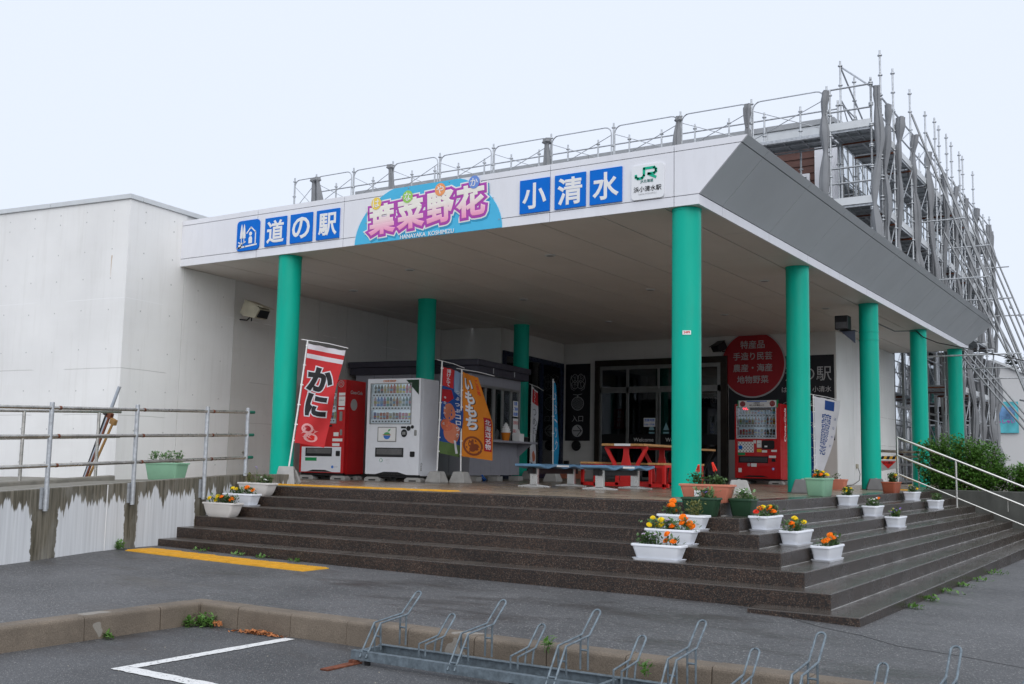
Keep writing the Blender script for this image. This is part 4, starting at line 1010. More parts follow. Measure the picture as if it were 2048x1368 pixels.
planter('smaller dark green pot with white flowers right of the wide dark green pot', .155, .26, R3[1] + .0, .27, .27, .19, m_pdark, sm(.2, 'w', 9, .1, .5), saucer=False, taper=.75, n=110, leaf=m_leafp)
planter('long white planter with a drying yellow-green plant, topmost of the left white row', -.215, -.51, R3[2], .55, .21, .16, m_pwhite, [(-.45, .13, 'o'), (-.4, .09, 'o'), (-.52, .08, 'o'), (-.36, .03, 'o')], n=60, extra=(m_leafy, 190, .14, .45))
planter('long white planter full of yellow and orange marigolds, middle of the left white row', -.205, -.83, R3[3], .55, .21, .16, m_pwhite, [(-.85, .03, 'y'), (-.72, .10, 'y'), (-.68, .02, 'y'), (-.45, .08, 'y'), (-.4, .03, 'y'), (.1, .02, 'o'), (.42, .12, 'o'), (.48, .06, 'o'), (.55, .1, 'o'), (.7, .06, 'o'), (.78, .03, 'o')] + sm(-.1, 'l', 12, .12, .14), n=190, leaf=m_leafp)
planter('long white planter with three orange marigolds at its right, lowest of the left white row', -.20, -1.15, R3[4], .55, .21, .16, m_pwhite, [(.35, .10, 'o'), (.25, .03, 'o'), (.62, .03, 'o')] + sm(-.4, 'l', 16, .1, .22), n=150)
RZ = pi / 2
Q = [('white planter with red, orange and yellow marigolds, first down the right-hand corner row', .455, .13, 2, [(-.85, .04, 'r'), (-.6, .07, 'o'), (-.2, .08, 'y'), (-.05, .07, 'o'), (.45, .03, 'o'), (.75, .07, 'y')] + sm(.7, 'w', 6, .08)),
     ('white planter with orange and yellow marigolds, middle of the right-hand corner row', .785, .13, 3, [(-.9, .07, 'o'), (-.45, .03, 'o'), (-.1, .03, 'y'), (.05, .11, 'y'), (.15, .04, 'o'), (.6, .07, 'y')]),
     ('white planter with big orange marigolds, lowest of the right-hand corner row', 1.11, .13, 4, [(-.6, .04, 'o'), (-.45, .05, 'o'), (-.1, .1, 'o'), (.25, .06, 'o')] + sm(.7, 'l', 10, .1)),
     ('white planter with small yellow marigolds, highest of the middle group on the right steps', .115, 4.60, 1, [(-.6, .05, 'y'), (-.1, .08, 'y'), (.15, .04, 'y'), (.2, .08, 'y')]),
     ('white planter with pale flowers and one big orange marigold, middle group on the right steps', .465, 4.60, 2, [(.75, .09, 'o'), (.7, .05, 'o')] + sm(-.1, 'w', 22, .11, .5)),
     ('white planter with purple and yellow pansies, lowest of the middle group on the right steps', .775, 4.60, 3, [(-.3, .05, 'y', 'small'), (.6, .04, 'y', 'small')] + sm(0, 'p', 16, .13, .5) + sm(0, 'y', 10, .1, .5)),
     ('white planter with lilac flowers, nearer of the far pair on the right steps', .165, 8.5, 1, [(.5, .09, 'y'), (.75, .04, 'y')] + sm(0, 'l', 18, .11, .4)),
     ('white planter with a small red bloom, lower of the far pair on the right steps', .48, 8.85, 2, [(-.1, .05, 'r', 'small'), (-.2, .06, 'o', 'small')] + sm(.6, 'l', 5, .1))]
for lab, x, y, k_, fl in Q:
    planter(lab, x, y, R3[k_], .57 if y < 1 else .50, .21, .16, m_pwhite, [(a[0], *a[1:]) for a in fl], rz=RZ if True else 0, n=130)
planter('pale green deep planter with yellow marigolds at the foot of the second right column', -.24, 4.42, 0, .55, .29, .26, m_ppale, [(-.4, .04, 'o'), (-.25, .03, 'o'), (.1, .09, 'y'), (.2, .05, 'y'), (.5, .08, 'y'), (.6, .04, 'y'), (.7, .06, 'y')], saucer=False, rz=RZ, sticker=False, n=120)
planter('terracotta planter with a leafy yellow flower at the foot of the third right column', -.10, 8.15, 0, .54, .24, .19, M('terracotta_plastic', (.36, .10, .055), .45, var=.05), [(.3, .11, 'y'), (.45, .12, 'y'), (.2, .08, 'o')], saucer=False, rz=RZ, n=260, leafh=.14)
planter('pale green planter with pale leafy shoots standing on the ramp by the annex', -9.15, .12, .02, .70, .30, .27, m_ppale, [], saucer=False, rz=.1, leaf=m_leafp, n=260, leafh=.20, clumps=[(-.26, 0, .05, .42), (-.08, 0, .05, .40), (.06, 0, .06, .43), (.24, 0, .04, .44)])
planter('small planter half hidden behind the third right column', -1.45, 9.6, 0, .4, .22, .2, m_pterra, [], saucer=False, n=20)

# far-side planter wall and shrubs
t = thing('planter_wall', 'dark damp concrete planter wall at the far end of the right steps', 'wall', (4, 12, -1))
part('wall_body', MB().box(-4.3, 8, -.30, -.12, -.2, 1.02), m_dkconc, t, bevel=.015)
struct('planting_soil', MB().box(-.25, 12, 11.87, 14.2, -1.1, -.06), m_soil)
def shrub(label, cx, cy, z0, blobs, n, seed, lsz=.06):
    t = thing('shrub', label, 'shrub', (cx, cy, z0)); rg = np.random.default_rng(seed); P = []
    tot = sum(b[3] * b[4] * b[5] for b in blobs)
    for (bx_, by_, bz_, rx, ry, rz2) in blobs:
        m_ = int(n * rx * ry * rz2 / tot); d = rg.normal(size=(m_, 3)); d /= np.linalg.norm(d, axis=1)[:, None]; r = rg.uniform(.35, 1.05, m_) ** .5
        lump = 1 + .14 * np.sin(d[:, 0] * 9 + bx_ * 7) * np.cos(d[:, 2] * 8) + .1 * np.sin(d[:, 1] * 13)
        P.append(np.array([bx_, by_, bz_]) + d * (r * lump)[:, None] * np.array([rx, ry, rz2]))
    P = np.concatenate(P); P = P[P[:, 2] > .0]; m_ = len(P)
    a = rg.uniform(0, 2 * pi, m_); e_ = rg.uniform(-.5, 1.1, m_); L_ = lsz * rg.uniform(.6, 1.35, m_)
    d = np.stack([np.cos(a) * np.cos(e_), np.sin(a) * np.cos(e_), np.sin(e_)], 1) * L_[:, None]; s_ = np.stack([-np.sin(a), np.cos(a), rg.uniform(-.4, .4, m_)], 1) * (L_ * .3)[:, None]
    V = np.stack([P, P + d * .5 + s_, P + d, P + d * .5 - s_], 1).reshape(-1, 3); F = np.arange(4 * m_).reshape(-1, 4)
    me = bpy.data.meshes.new('foliage'); me.from_pydata(V.tolist(), [], F.tolist()); me.materials.append(m_shr); tag(link('foliage', me, t), kind='stuff')
    mb = MB()
    for i in range(60):
        b = blobs[i % len(blobs)]; dx, dy = rg.uniform(-.8, .8, 2)
        mb.tube([(b[0] * .5 + dx * .15, b[1] + dy * .1, 0), (b[0] * .8 + dx * b[3] * .5, b[1] + dy * .2, b[2] * .7), (b[0] + dx * b[3] * .9, b[1] + dy * b[4] * .7, b[2] + b[5] * rg.uniform(.3, 1.0))], [.012, .008, .003], 4, False)
    part('branches', mb, M('twig_bark', (.07, .045, .035), .8), t); return t
shrub('large leafy green shrub in front of the last canopy column', .30, 12.95, -.05, [(-.62, -.1, .62, .36, .35, .50), (-.30, .0, .55, .40, .4, .62), (.05, .05, .6, .38, .4, .52), (.38, .0, .55, .40, .4, .50), (-.1, -.2, .25, .75, .35, .3), (.55, .1, .3, .22, .3, .4)], 17000, 3)
shrub('smaller green shrub at the right edge behind the handrail', 1.45, 13.1, -.05, [(-.25, 0, .28, .32, .35, .30), (.15, 0, .32, .4, .4, .33), (.6, .1, .3, .4, .4, .36)], 8000, 4)
# weeds
def weed(label, x, y, z, r, h, n, seed, cat='weed', mat=None, nm='weed'):
    t = thing(nm, label, cat, (x, y, z)); leafcloud(n, 0, 0, 0, h, .05, mat or m_weed, 'leaves', t, [(0, 0, r, h), (r * .8, 0, r * .6, h * .6), (-r, 0, r * .5, h * .5)], seed=seed)
    part('stem', MB().tube([(0, 0, -.01), (.01, 0, h * .6)], .003, 4), m_weed, t); return t
weed('bushy green weed at the foot of the stained ramp wall', -7.02, -2.33, gz(-7, -2.3), .06, .10, 150, 1)
weed('green leafy weed in the inner corner of the kerb', -2.76, -4.68, -1.03, .05, .10, 110, 2)
weed('grassy tuft left of the kerb corner weed', -2.86, -4.78, -1.03, .03, .08, 60, 5)
weed('tiny weed at the foot of the kerb left of the corner', -2.86, -5.55, -1.03, .03, .05, 25, 6)
for i, (x, y) in enumerate(((-6.2, -1.72), (-5.55, -1.72), (-5.15, -1.72), (-4.6, -1.72))):
    weed(['small weed at the left end of the lowest step', 'second small weed from the left along the lowest step', 'small weed in front of the lowest step above the middle of the yellow strip', 'rightmost small weed along the lowest step'][i], x, y, gz(x, y), .05, .035, 22, 10 + i)
for i, (y, r) in enumerate(((-.3, .05), (.5, .04), (1.4, .09), (2.3, .06), (3.2, .09), (4.4, .08))):
    weed(['bright weed nearest the front corner of the right step', 'thin weed second from the corner along the right step', 'flat green weed patch third from the corner', 'weed tuft fourth along the right step edge', 'spreading weed fifth along the right step edge', 'farthest weed along the right step edge'][i], 2.03, y, gz(2.03, y), r, .045, 50, 20 + i)
# dry leaves by the kerb
mb = MB()
for i in range(260):
    x = random.gauss(-2.12, .14); x = min(max(x, -2.4), -1.83); y = -4.655 - abs(random.gauss(0, .035)); z = -1.025 + random.uniform(0, .03) * max(0, 1 - abs(x + 2.12) / .3)
    a = random.uniform(0, 2 * pi); l_ = random.uniform(.012, .026); p = Vector((x, y, z)); d = Vector((math.cos(a), math.sin(a), random.uniform(-.4, .6))) * l_; s_ = Vector((-math.sin(a), math.cos(a), random.uniform(-.5, .5))) * l_ * .4
    mb.add([p - d, p + s_, p + d, p - s_], [(0, 1, 2, 3)])
for i in range(40):
    x = random.gauss(-2.62, .03); y = -4.66 - abs(random.gauss(0, .02)); a = random.uniform(0, 6.3); p = Vector((x, y, -1.02 + random.random() * .04)); l_ = .018; mb.add([p, p + Vector((l_ * math.cos(a), l_ * math.sin(a), .006)), p + Vector((0, .004, l_))], [(0, 1, 2)])
o = part('fallen_leaves', mb, M('dry_orange_leaves', (.38, .14, .05), .8, var=.5, vs=60), None); tag(o, 'drift of dry orange leaves against the kerb', 'leaves', kind='stuff')
mb = MB()
for i in range(90):
    x = random.uniform(-3, 6); y = random.uniform(-6.6, -4.7) if x > -2.8 else -5; a = random.uniform(0, 6.3); l_ = random.uniform(.004, .011); mb.add([(x, y, -1.027), (x + l_ * math.cos(a), y + l_ * math.sin(a), -1.024), (x + l_ * math.cos(a + 1.3), y + l_ * math.sin(a + 1.3), -1.026)], [(0, 1, 2)])
tag(part('litter', mb, M('pale_debris', (.45, .40, .3), .8, var=.4, vs=50), None), 'scattered pale grit and leaf bits on the parking asphalt', 'litter', kind='stuff')

# ================================================================== VENDING MACHINES
def weight_block(label, x, y, z=0, rz=0, s=1.0, mat=None, group='concrete banner weights on the platform'):
    t = thing('banner_weight', label, 'weight', (x, y, z), rz, group=group)
    a, b, h = .17 * s, .11 * s, .21 * s
    mb = MB().loft([[(-a, -a * .8, 0), (a, -a * .8, 0), (a, a * .8, 0), (-a, a * .8, 0)], [(-a, -a * .8, .03), (a, -a * .8, .03), (a, a * .8, .03), (-a, a * .8, .03)], [(-b, -b * .8, h), (b, -b * .8, h), (b, b * .8, h), (-b, b * .8, h)]])
    part('block', mb, mat or m_weight, t, bevel=.015)
    part('socket', MB().cyl(0, 0, h - .002, h + .012, .022, 12), m_weight, t); return t
def vm(label, x, y, rz, Wd, Dp, Ht, body, door, kind, z0=.11):
    t = thing('vending_machine', label, 'vending machine', (x, y, 0), rz)
    B = lambda n, x0, x1, y0, y1, a, b, m_, p_=None, bev=0: part(n, MB().box(x0, x1, y0, y1, a, b), m_, p_ or t, bevel=bev)
    # window opening proportions
    wx0, wx1, wz0, wz1 = {'white': (.07 * Wd, .83 * Wd, z0 + .535 * Ht, z0 + .945 * Ht), 'left': (.10 * Wd, .80 * Wd, z0 + .54 * Ht, z0 + .955 * Ht), 'right': (.055 * Wd, .90 * Wd, z0 + .545 * Ht, z0 + .965 * Ht)}[kind]
    B('cabinet', 0, Wd, .10, Dp, z0, z0 + Ht, body, bev=.012)
    d = part('door', MB().box(0, wx0, 0, .095, z0 + .02, z0 + Ht).box(wx1, Wd, 0, .095, z0 + .02, z0 + Ht).box(wx0, wx1, 0, .095, wz1, z0 + Ht).box(wx0, wx1, 0, .095, z0 + .02, wz0), door, t, bevel=.004)
    B('plinth', .03, Wd - .03, .03, Dp - .02, z0 - .03, z0 + .02, m_black)
    B('display_back', wx0, wx1, .092, .098, wz0, wz1, M('display_lightbox', (.42, .50, .58),   .5, emis=.14) if kind == 'right' else M('lit_display_lightbox', (.55, .62, .70), .5, emis=.35))
    gp = part('window_pane', MB().box(wx0, wx1, -.004, .002, wz0, wz1), m_glassc, t)
    fm = MB()
    for a in (0,):
        fm.box(wx0 - .014, wx0, -.012, .004, wz0 - .014, wz1 + .014).box(wx1, wx1 + .014, -.012, .004, wz0 - .014, wz1 + .014).box(wx0, wx1, -.012, .004, wz0 - .014, wz0).box(wx0, wx1, -.012, .004, wz1, wz1 + .014)
    part('window_frame', fm, m_alu if kind != 'right' else m_white, t)
    wh = wz1 - wz0; pal = {'white': [[(.02, .02, .03)] * 3 + [(.5, .35, .2)] * 2 + [(.6, .08, .03)] * 2 + [(.65, .48, .04)] * 3 + [(.65, .12, .15)] * 2, [(.6, .35, .35), (.1, .25, .6), (.08, .22, .6), (.3, .1, .3), (.1, .3, .25), (.1, .12, .2), (.5, .3, .15), (.35, .15, .1), (.5, .45, .4), (.05, .12, .08), (.04, .1, .06), (.03, .05, .05)], [(.1, .1, .3), (.4, .3, .4), (.5, .1, .05), (.45, .08, .05), (.5, .15, .08), (.45, .4, .35), (.3, .25, .2), (.35, .12, .1), (.5, .1, .2), (.6, .1, .15), (.55, .08, .12), (.65, .5, .05)]],
                          'left': [[(.45, .15, .1), (.35, .1, .1), (.6, .25, .1), (.1, .3, .1), (.05, .3, .12), (.5, .45, .1), (.5, .2, .1), (.12, .35, .15), (.2, .3, .1), (.1, .3, .15)]] + [[(.1, .2, .15), (.15, .2, .3), (.35, .1, .1), (.1, .1, .15), (.1, .1, .1), (.5, .4, .1), (.1, .3, .15), (.5, .5, .5), (.05, .1, .2), (.4, .4, .35)], [(.1, .25, .5), (.15, .3, .5), (.1, .2, .35), (.3, .3, .35), (.4, .3, .1), (.6, .45, .1), (.6, .4, .05), (.35, .3, .15), (.1, .2, .3), (.5, .5, .1)]],
                          'right': [[(.04, .04, .05)] * 2 + [(.35, .3, .05), (.4, .35, .1), (.5, .08, .05), (.4, .05, .05)] + [(.05, .2, .55)] * 2 + [(.25, .45, .6)] * 4, [(.3, .5, .3), (.5, .55, .45), (.45, .35, .15), (.4, .35, .2), (.4, .3, .15), (.6, .1, .05), (.55, .12, .05), (.3, .35, .45), (.45, .5, .55), (.5, .1, .05), (.65, .2, .03), (.7, .4, .03)], [(.55, .02, .03), (.65, .02, .02), (.65, .03, .02), (.6, .12, .03), (.55, .25, .05), (.05, .05, .25), (.08, .1, .4), (.4, .35, .1), (.05, .02, .02), (.06, .02, .02), (.04, .02, .02), (.05, .02, .02)]]}[kind]
    for r in range(3):
        n = len(pal[r]); zb = wz1 - wh * (r + 1) / 3.02 + .075; pitch = (wx1 - wx0 - .05) / n
        sh = B('shelf', wx0 + .01, wx1 - .01, .0, .09, zb - .07, zb - .006, m_pwhite)
        bt = MB()
        for i in range(n): 
            xx = wx0 + .03 + pitch * (i + .5); bt.box(xx - pitch * .25, xx + pitch * .25, -.0035, -.001, zb - .052, zb - .030)
        tag(part('buttons', bt, m_black, sh), kind='stuff')
        hcan = [.20, .185, .13][r] if kind != 'white' else [.17, .19, .13][r]
        for i in range(n):
            xx = wx0 + .03 + pitch * (i + .5); hh = hcan * random.uniform(.88, 1.05); key = 'can_%d_%d_%d' % tuple(int(c * 99) for c in pal[r][i])
            rr = pitch * .40
            if r < 2 and hcan > .15: mb = MB().loft([[(xx + q_ * rr * math.cos(a * pi / 5), .05 + q_ * rr * .8 * math.sin(a * pi / 5), zb + zz * hh) for a in range(10)] for q_, zz in ((.9, 0), (1, .05), (1, .7), (.45, .88), (.42, 1))])
            else: mb = MB().loft([[(xx + q_ * rr * math.cos(a * pi / 5), .05 + q_ * rr * .8 * math.sin(a * pi / 5), zb + zz * hh) for a in range(10)] for q_, zz in ((.85, 0), (1, .05), (1, .93), (.8, 1))])
            can = part('drink', mb, M(key, pal[r][i], .35, var=.25, vs=30), t, smooth=True)
            part('band', MB().loft([[(xx + rr * 1.02 * math.cos(a * pi / 5), .05 + rr * .82 * math.sin(a * pi / 5), zb + zz * hh) for a in range(10)] for zz in (.25, .52)], False, False), M('can_label_%d' % ((i * 7 + r) % 4), [(.4, .4, .38), (.5, .38, .1), (.4, .05, .04), (.15, .28, .45)][(i * 7 + r) % 4], .5, var=.3, vs=80), can)
    fn = plane_fn((0, -.002, 0), (1, 0, 0), (0, 0, 1)); S = lambda a: a * Wd; Zz = lambda b: z0 + b * Ht
    def flat(nm, poly, m_, w0=0, w1=.004): return part(nm, mapmb(MB().prism(poly, w0, w1), fn), m_, t)
    def rc(a, b, c, d_): return [(S(a), Zz(c)), (S(b), Zz(c)), (S(b), Zz(d_)), (S(a), Zz(d_))]
    def txt(s, cx, cz, w_, h_, m_, wt=.01, **kw): return rawpart('lettering', mapmb(textmesh(s, S(cx), Zz(cz), w_, h_, wt, .006, .002, **kw), fn), m_, t)
    mk_emis = M('slot_dark', (.02, .02, .022), .2)
    if kind == 'white':
        txt('CANS SHOP', .42, .975, .36, .036, M('orange_print', (.62, .16, .02), .5), .03)
        flat('corner_decal', [(S(.73), Zz(.985)), (S(.97), Zz(.985)), (S(.97), Zz(.83))], M('dark_green_decal', (.008, .035, .012), .4, var=.4, vs=20))
        flat('picture_frame', rc(.22, .575, .345, .50), m_alu); flat('picture', rc(.235, .56, .355, .49), m_lett, .004, .006)
        flat('apple_print', [(S(.40) + .075 * math.cos(a), Zz(.41) + .07 * math.sin(a)) for a in [pi + pi * j / 12 for j in range(13)]], M('print_blue', (.05, .2, .6), .5), .006, .008)
        flat('apple_print', [(S(.40) + .075 * math.cos(a), Zz(.415) + .055 * math.sin(a)) for a in [pi * j / 12 for j in range(13)]], M('print_green', (.1, .4, .15), .5), .006, .008)
        flat('leaf_print', [(S(.41), Zz(.45)), (S(.45), Zz(.455)), (S(.47), Zz(.48)), (S(.43), Zz(.475))], M('print_green', (.1, .4, .15), .5), .006, .008)
        rawpart('lettering', mapmb(textmesh('Natural Value', S(.40), Zz(.418), .26, .022, .01, .009), fn), M('orange_print', (.62, .16, .02), .5), t)
        flat('delivery_slot', rc(.185, .715, .19, .285), mk_emis); flat('delivery_flap', rc(.215, .69, .215, .275), M('smoky_flap', (.12, .12, .12), .25), .004, .01)
        flat('coin_panel', [(S(.72) + .062 * math.cos(a * pi / 10), Zz(.435) + .072 * math.sin(a * pi / 10)) for a in range(20)], m_black, 0, .012)
        flat('coin_panel', [(S(.80) + .045 * math.cos(a * pi / 10), Zz(.485) + .045 * math.sin(a * pi / 10)) for a in range(20)], m_black, 0, .010)
        flat('coin_panel', [(S(.87) + .032 * math.cos(a * pi / 10), Zz(.50) + .032 * math.sin(a * pi / 10)) for a in range(20)], m_black, 0, .009)
        flat('coin_slot', rc(.69, .75, .42, .45), m_alu, .012, .015); flat('display', rc(.66, .75, .485, .505), m_black, 0, .006); flat('lock_plate', rrect(S(.905), S(.95), Zz(.41), Zz(.47), .015), m_alu)
        flat('return_cup', rrect(S(.84), S(.925), Zz(.195), Zz(.25), .02), m_black, 0, .01)
        flat('round_sticker', [(S(.30) + .035 * math.cos(a * pi / 10), Zz(.155) + .035 * math.sin(a * pi / 10)) for a in range(20)], M('teal_print', (.02, .25, .18), .5)); flat('round_sticker', [(S(.30) + .026 * math.cos(a * pi / 10), Zz(.155) + .026 * math.sin(a * pi / 10)) for a in range(20)], m_lett, .004, .006)
        flat('kick_recess', [(S(.2), Zz(.012)), (S(.78), Zz(.012)), (S(.62), Zz(.038)), (S(.36), Zz(.038))], m_black)
        for q_ in range(4): txt('お問い合わせ先 0120-000' [:10], .43, .165 - q_ * .013, .12, .01, m_lettg, 0)
        f2 = plane_fn((Wd + .001, 0, 0), (0, 1, 0), (0, 0, 1)); rawpart('lettering', mapmb(textmesh('Coca', .10, z0 + .17, .15, .07, .02, .001, rot=-pi / 2), f2), m_alu, t)
    elif kind == 'left':
        flat('panel', [(S(.05), Zz(.02)), (S(.94), Zz(.02)), (S(.94), Zz(.285)), (S(.05), Zz(.285))], m_pwhite)
        flat('delivery_slot', rc(.14, .74, .185, .275), mk_emis, .004, .008); flat('delivery_flap', rc(.17, .72, .215, .268), M('smoky_flap', (.12, .12, .12), .25), .008, .012)
        flat('return_cup', rrect(S(.83), S(.92), Zz(.19), Zz(.245), .015), m_black, .004, .012)
        flat('green_sticker', rc(.14, .40, .135, .172), M('sticker_green', (.01, .25, .08), .5), .004, .006)
        flat('kick_recess', [(S(.18), Zz(.022)), (S(.75), Zz(.022)), (S(.60), Zz(.042)), (S(.32), Zz(.042))], m_black, .004, .008)
        cx_, cz_ = S(.89), Zz(.955)
        flat('round_badge', [(cx_ + .066 * math.cos(a * pi / 14), cz_ + .066 * math.sin(a * pi / 14)) for a in range(28)], m_lettg); flat('round_badge', [(cx_ + .056 * math.cos(a * pi / 14), cz_ + .056 * math.sin(a * pi / 14)) for a in range(28)], m_red, .004, .006)
        pm = MB(); stroke(pm, [(cx_ + .032 * math.cos(a), cz_ + .032 * math.sin(a)) for a in [pi / 2 + .5 + (2 * pi - 1) * j / 14 for j in range(15)]], .008, .006, .008); stroke(pm, [(cx_, cz_ + .04), (cx_, cz_ + .005)], .009, .006, .008); rawpart('power_mark', mapmb(pm, fn), m_lettg, t)
        for a, b, c_, d_ in ((.85, .99, .72, .82), (.85, .99, .83, .86), (.85, .98, .68, .705), (.76, .87, .40, .44), (.74, .96, .345, .375), (.74, .90, .295, .325)): flat('sticker', rc(a, b, c_, d_), m_lett)
        txt('お知らせ', .92, .78, .11, .035, m_ink, 0); flat('coin_slot', rc(.62, .72, .50, .52), m_black, 0, .01); flat('lock_plate', rrect(S(.88), S(.94), Zz(.56), Zz(.66), .012), m_alu); flat('lock_plate', rrect(S(.90), S(.95), Zz(.41), Zz(.47), .012), m_alu)
        txt('サステナ', .84, .075, .09, .022, m_ink, 0); flat('round_sticker', [(S(.76) + .028 * math.cos(a * pi / 10), Zz(.075) + .028 * math.sin(a * pi / 10)) for a in range(20)], M('print_blue', (.05, .2, .6), .5), .004, .006)
        f2 = plane_fn((Wd + .001, 0, 0), (0, 1, 0), (0, 0, 1)); rawpart('lettering', mapmb(textmesh('Coca-Cola', .36, z0 + 1.57, .40, .11, .02, .001, skew=.2), f2), m_lettg, t)
        part('speech_decal', mapmb(MB().prism(circle(.28, z0 + 1.33, .11), 0, .002), f2), m_lettg, t)
    else:
        tb = part('top_board', MB().box(S(.10), S(.93), -.03, .03, Zz(.955), Zz(1.045)), m_lett, t)
        part('end_block', MB().box(S(.08), S(.10), -.035, .035, Zz(.95), Zz(1.05)).box(S(.93), S(.95), -.035, .035, Zz(.95), Zz(1.05)), M('sticker_green', (.01, .25, .08), .5), t)
        f3 = plane_fn((0, -.031, 0), (1, 0, 0), (0, 0, 1))
        part('blue_strip', mapmb(MB().prism(rc(.28, .72, 1.028, 1.038), 0, .002), f3), m_blue, tb)
        rawpart('lettering', mapmb(textmesh('小清水町', S(.5), Zz(1.012), .25, .036, .015, .001), f3), m_ink, tb); rawpart('lettering', mapmb(textmesh('おしらせ道ねっと', S(.5), Zz(.982), .46, .042, .02, .001), f3), m_ink, tb)
        for a in (.19, .84): 
            part('red_disc', mapmb(MB().prism(circle(S(a), Zz(1.0), .066), 0, .003), f3), m_signred, tb); 
            for k_ in range(3): rawpart('lettering', mapmb(textmesh('特産品手造', S(a), Zz(1.0) + .03 - .03 * k_, .09, .018, 0, .004), f3), m_lettg, tb)
        led = M('red_led', (1, .05, .08), .5, emis=2.2); rawpart('led_display', mapmb(textmesh('です。', S(.24), Zz(.935), .2, .05, .03, .006), fn), led, t)
        flat('price_screen', rc(.34, .80, .915, .95), M('smoky_flap', (.12, .12, .12), .25), 0, .003)
        ck = flat('checker_poster', rc(.07, .42, .355, .495), m_lett); pm = MB()
        for i in range(10):
            for j in range(6):
                if (i + j) % 2: a, b = S(.075 + i * .034), Zz(.36 + j * .022); pm.prism([(a, b + .016), (a + .016, b), (a + .032, b + .016), (a + .016, b + .032)], .004, .006)
        tag(rawpart('checks', mapmb(pm, fn), m_ink, ck), kind='stuff'); flat('ball_print', circle(S(.13), Zz(.42), .05), m_blue, .006, .008)
        flat('coin_panel', rrect(S(.60), S(.87), Zz(.40), Zz(.515), .04), m_black, 0, .015); flat('coin_slot', rc(.66, .72, .425, .445), m_lett, .015, .018)
        flat('yellow_sticker', rc(.49, .59, .36, .40), M('sticker_yellow', (.7, .4, .02), .5))
        for a, b, c_, d_ in ((.41, .47, .475, .515), (.49, .59, .42, .515), (.60, .71, .355, .385), (.80, .92, .365, .39), (.75, .90, .285, .315), (.36, .48, .165, .21), (.08, .15, .09, .145)): flat('sticker', rc(a, b, c_, d_), m_lett)
        txt('お願い', .54, .47, .07, .03, m_ink, 0)
        flat('green_sticker', rc(.07, .23, .315, .35), M('sticker_green', (.01, .25, .08), .5)); flat('delivery_slot', rc(.085, .73, .215, .305), mk_emis); flat('delivery_flap', rc(.12, .71, .23, .29), M('dark_flap', (.05, .055, .06), .3), .004, .012)
        flat('return_cup', rrect(S(.81), S(.89), Zz(.235), Zz(.275), .01), m_black, 0, .012); flat('round_sticker', circle(S(.31), Zz(.19), .04), m_lettg); flat('round_sticker', circle(S(.84), Zz(.14), .032), M('print_blue', (.05, .2, .6), .5)); flat('round_sticker', circle(S(.84), Zz(.14), .018), m_lett, .004, .006)
        flat('kick_recess', [(S(.15), Zz(.03)), (S(.75), Zz(.03)), (S(.60), Zz(.05)), (S(.30), Zz(.05))], m_black)
        f2 = plane_fn((Wd + .001, 0, 0), (0, 1, 0), (0, 0, 1)); rawpart('lettering', mapmb(textmesh('Coca-Cola', .33, z0 + 1.30, .8, .24, .02, .001, rot=pi / 2, skew=.2), f2), m_lett, t)
    for sx_ in (.02, Wd - .26):
        for k_, fy in enumerate((.02, Dp - .26)):
            f = part('foot_block', MB().prism([(sx_ - .05, 0), (sx_ + .30, 0), (sx_ + .30, .05), (sx_ + .25, .08), (sx_, .08), (sx_ - .05, .05)], fy, fy + .18, 'y'), m_weight, t, bevel=.006)
            part('anchor_hole', MB().box(sx_ + .05, sx_ + .2, fy - .003, fy, .012, .035), m_dark, f)
    return t
vm('white drinks vending machine with a dark green corner decal, left of the kiosk', -8.77, 4.40, AR, 1.16, .68, 1.80, m_pwhite, m_pwhite, 'white')
vm('red drinks vending machine with a white lower panel, half behind the red crab banner', -10.28, 4.22, AR, 1.03, .68, 1.80, m_red, m_red, 'left')
vm('red drinks vending machine with a notice board on top, at the back right wall', -4.93, 13.40, 0, 1.12, .70, 1.78, m_red, m_red, 'right')

# ================================================================== KIOSK
kx, ky = -7.72, 6.53
kio = thing('food_kiosk', 'grey prefabricated snack kiosk with dark flat roof and serving windows', 'kiosk', (kx, ky, 0), AR)
m_kg = M('kiosk_grey', (.30, .30, .335), .5, var=.04); m_kd = M('kiosk_roof', (.05, .048, .065), .5, var=.1)
m_kiw = M('kiosk_inside', (.32, .31, .28), .7)
K = lambda n, x0, x1, y0, y1, a, b, m_, p_=None, bev=0: part(n, MB().box(x0, x1, y0, y1, a, b), m_, p_ or kio, bevel=bev)
K('roof', -3.15, 0, 0, 2.55, 2.33, 2.46, m_kd, bev=.02); K('roof_eave', -3.12, -.04, .04, 2.51, 2.18, 2.33, m_kd, bev=.01)
for y in (.75, 1.75): K('roof_clip', -.042, -.03, y, y + .02, 2.22, 2.34, m_cap)
# side wall facing the steps, as upright panels
for i in range(6): K('wall_panel', -3.0 + i * .466, -2.54 + i * .466, .10, .14, .16, 2.18, m_kg)
for i in range(5): K('wall_panel', -.24, -.20, .145 + i * .45, .59 + i * .45, .16, .84, m_kg)
K('wall_panel', -.24, -.20, .145, 2.40, 1.98, 2.18, m_kg); K('corner_post', -.245, -.195, .095, .155, .12, 2.18, m_kg); K('corner_post', -.245, -.195, 2.36, 2.41, .12, 2.18, m_kg)
K('back_wall', -3.0, -.20, 2.38, 2.42, .16, 2.18, m_kiw); K('inner_wall', -2.2, -2.15, .15, 2.38, .16, 2.18, m_kiw); K('floor', -3.0, -.2, .1, 2.42, .12, .16, m_kg); K('ceiling', -3.0, -.25, .14, 2.38, 2.14, 2.178, m_kiw)
for i in range(7): K('board_joint', -3.0 + i * .466 - .003, -3.0 + i * .466 + .003, .098, .1005, .16, 2.18, m_kd)
wfm = MB().box(-.25, -.19, .15, 2.36, 1.93, 1.98).box(-.25, -.19, .15, 2.36, .84, .88)
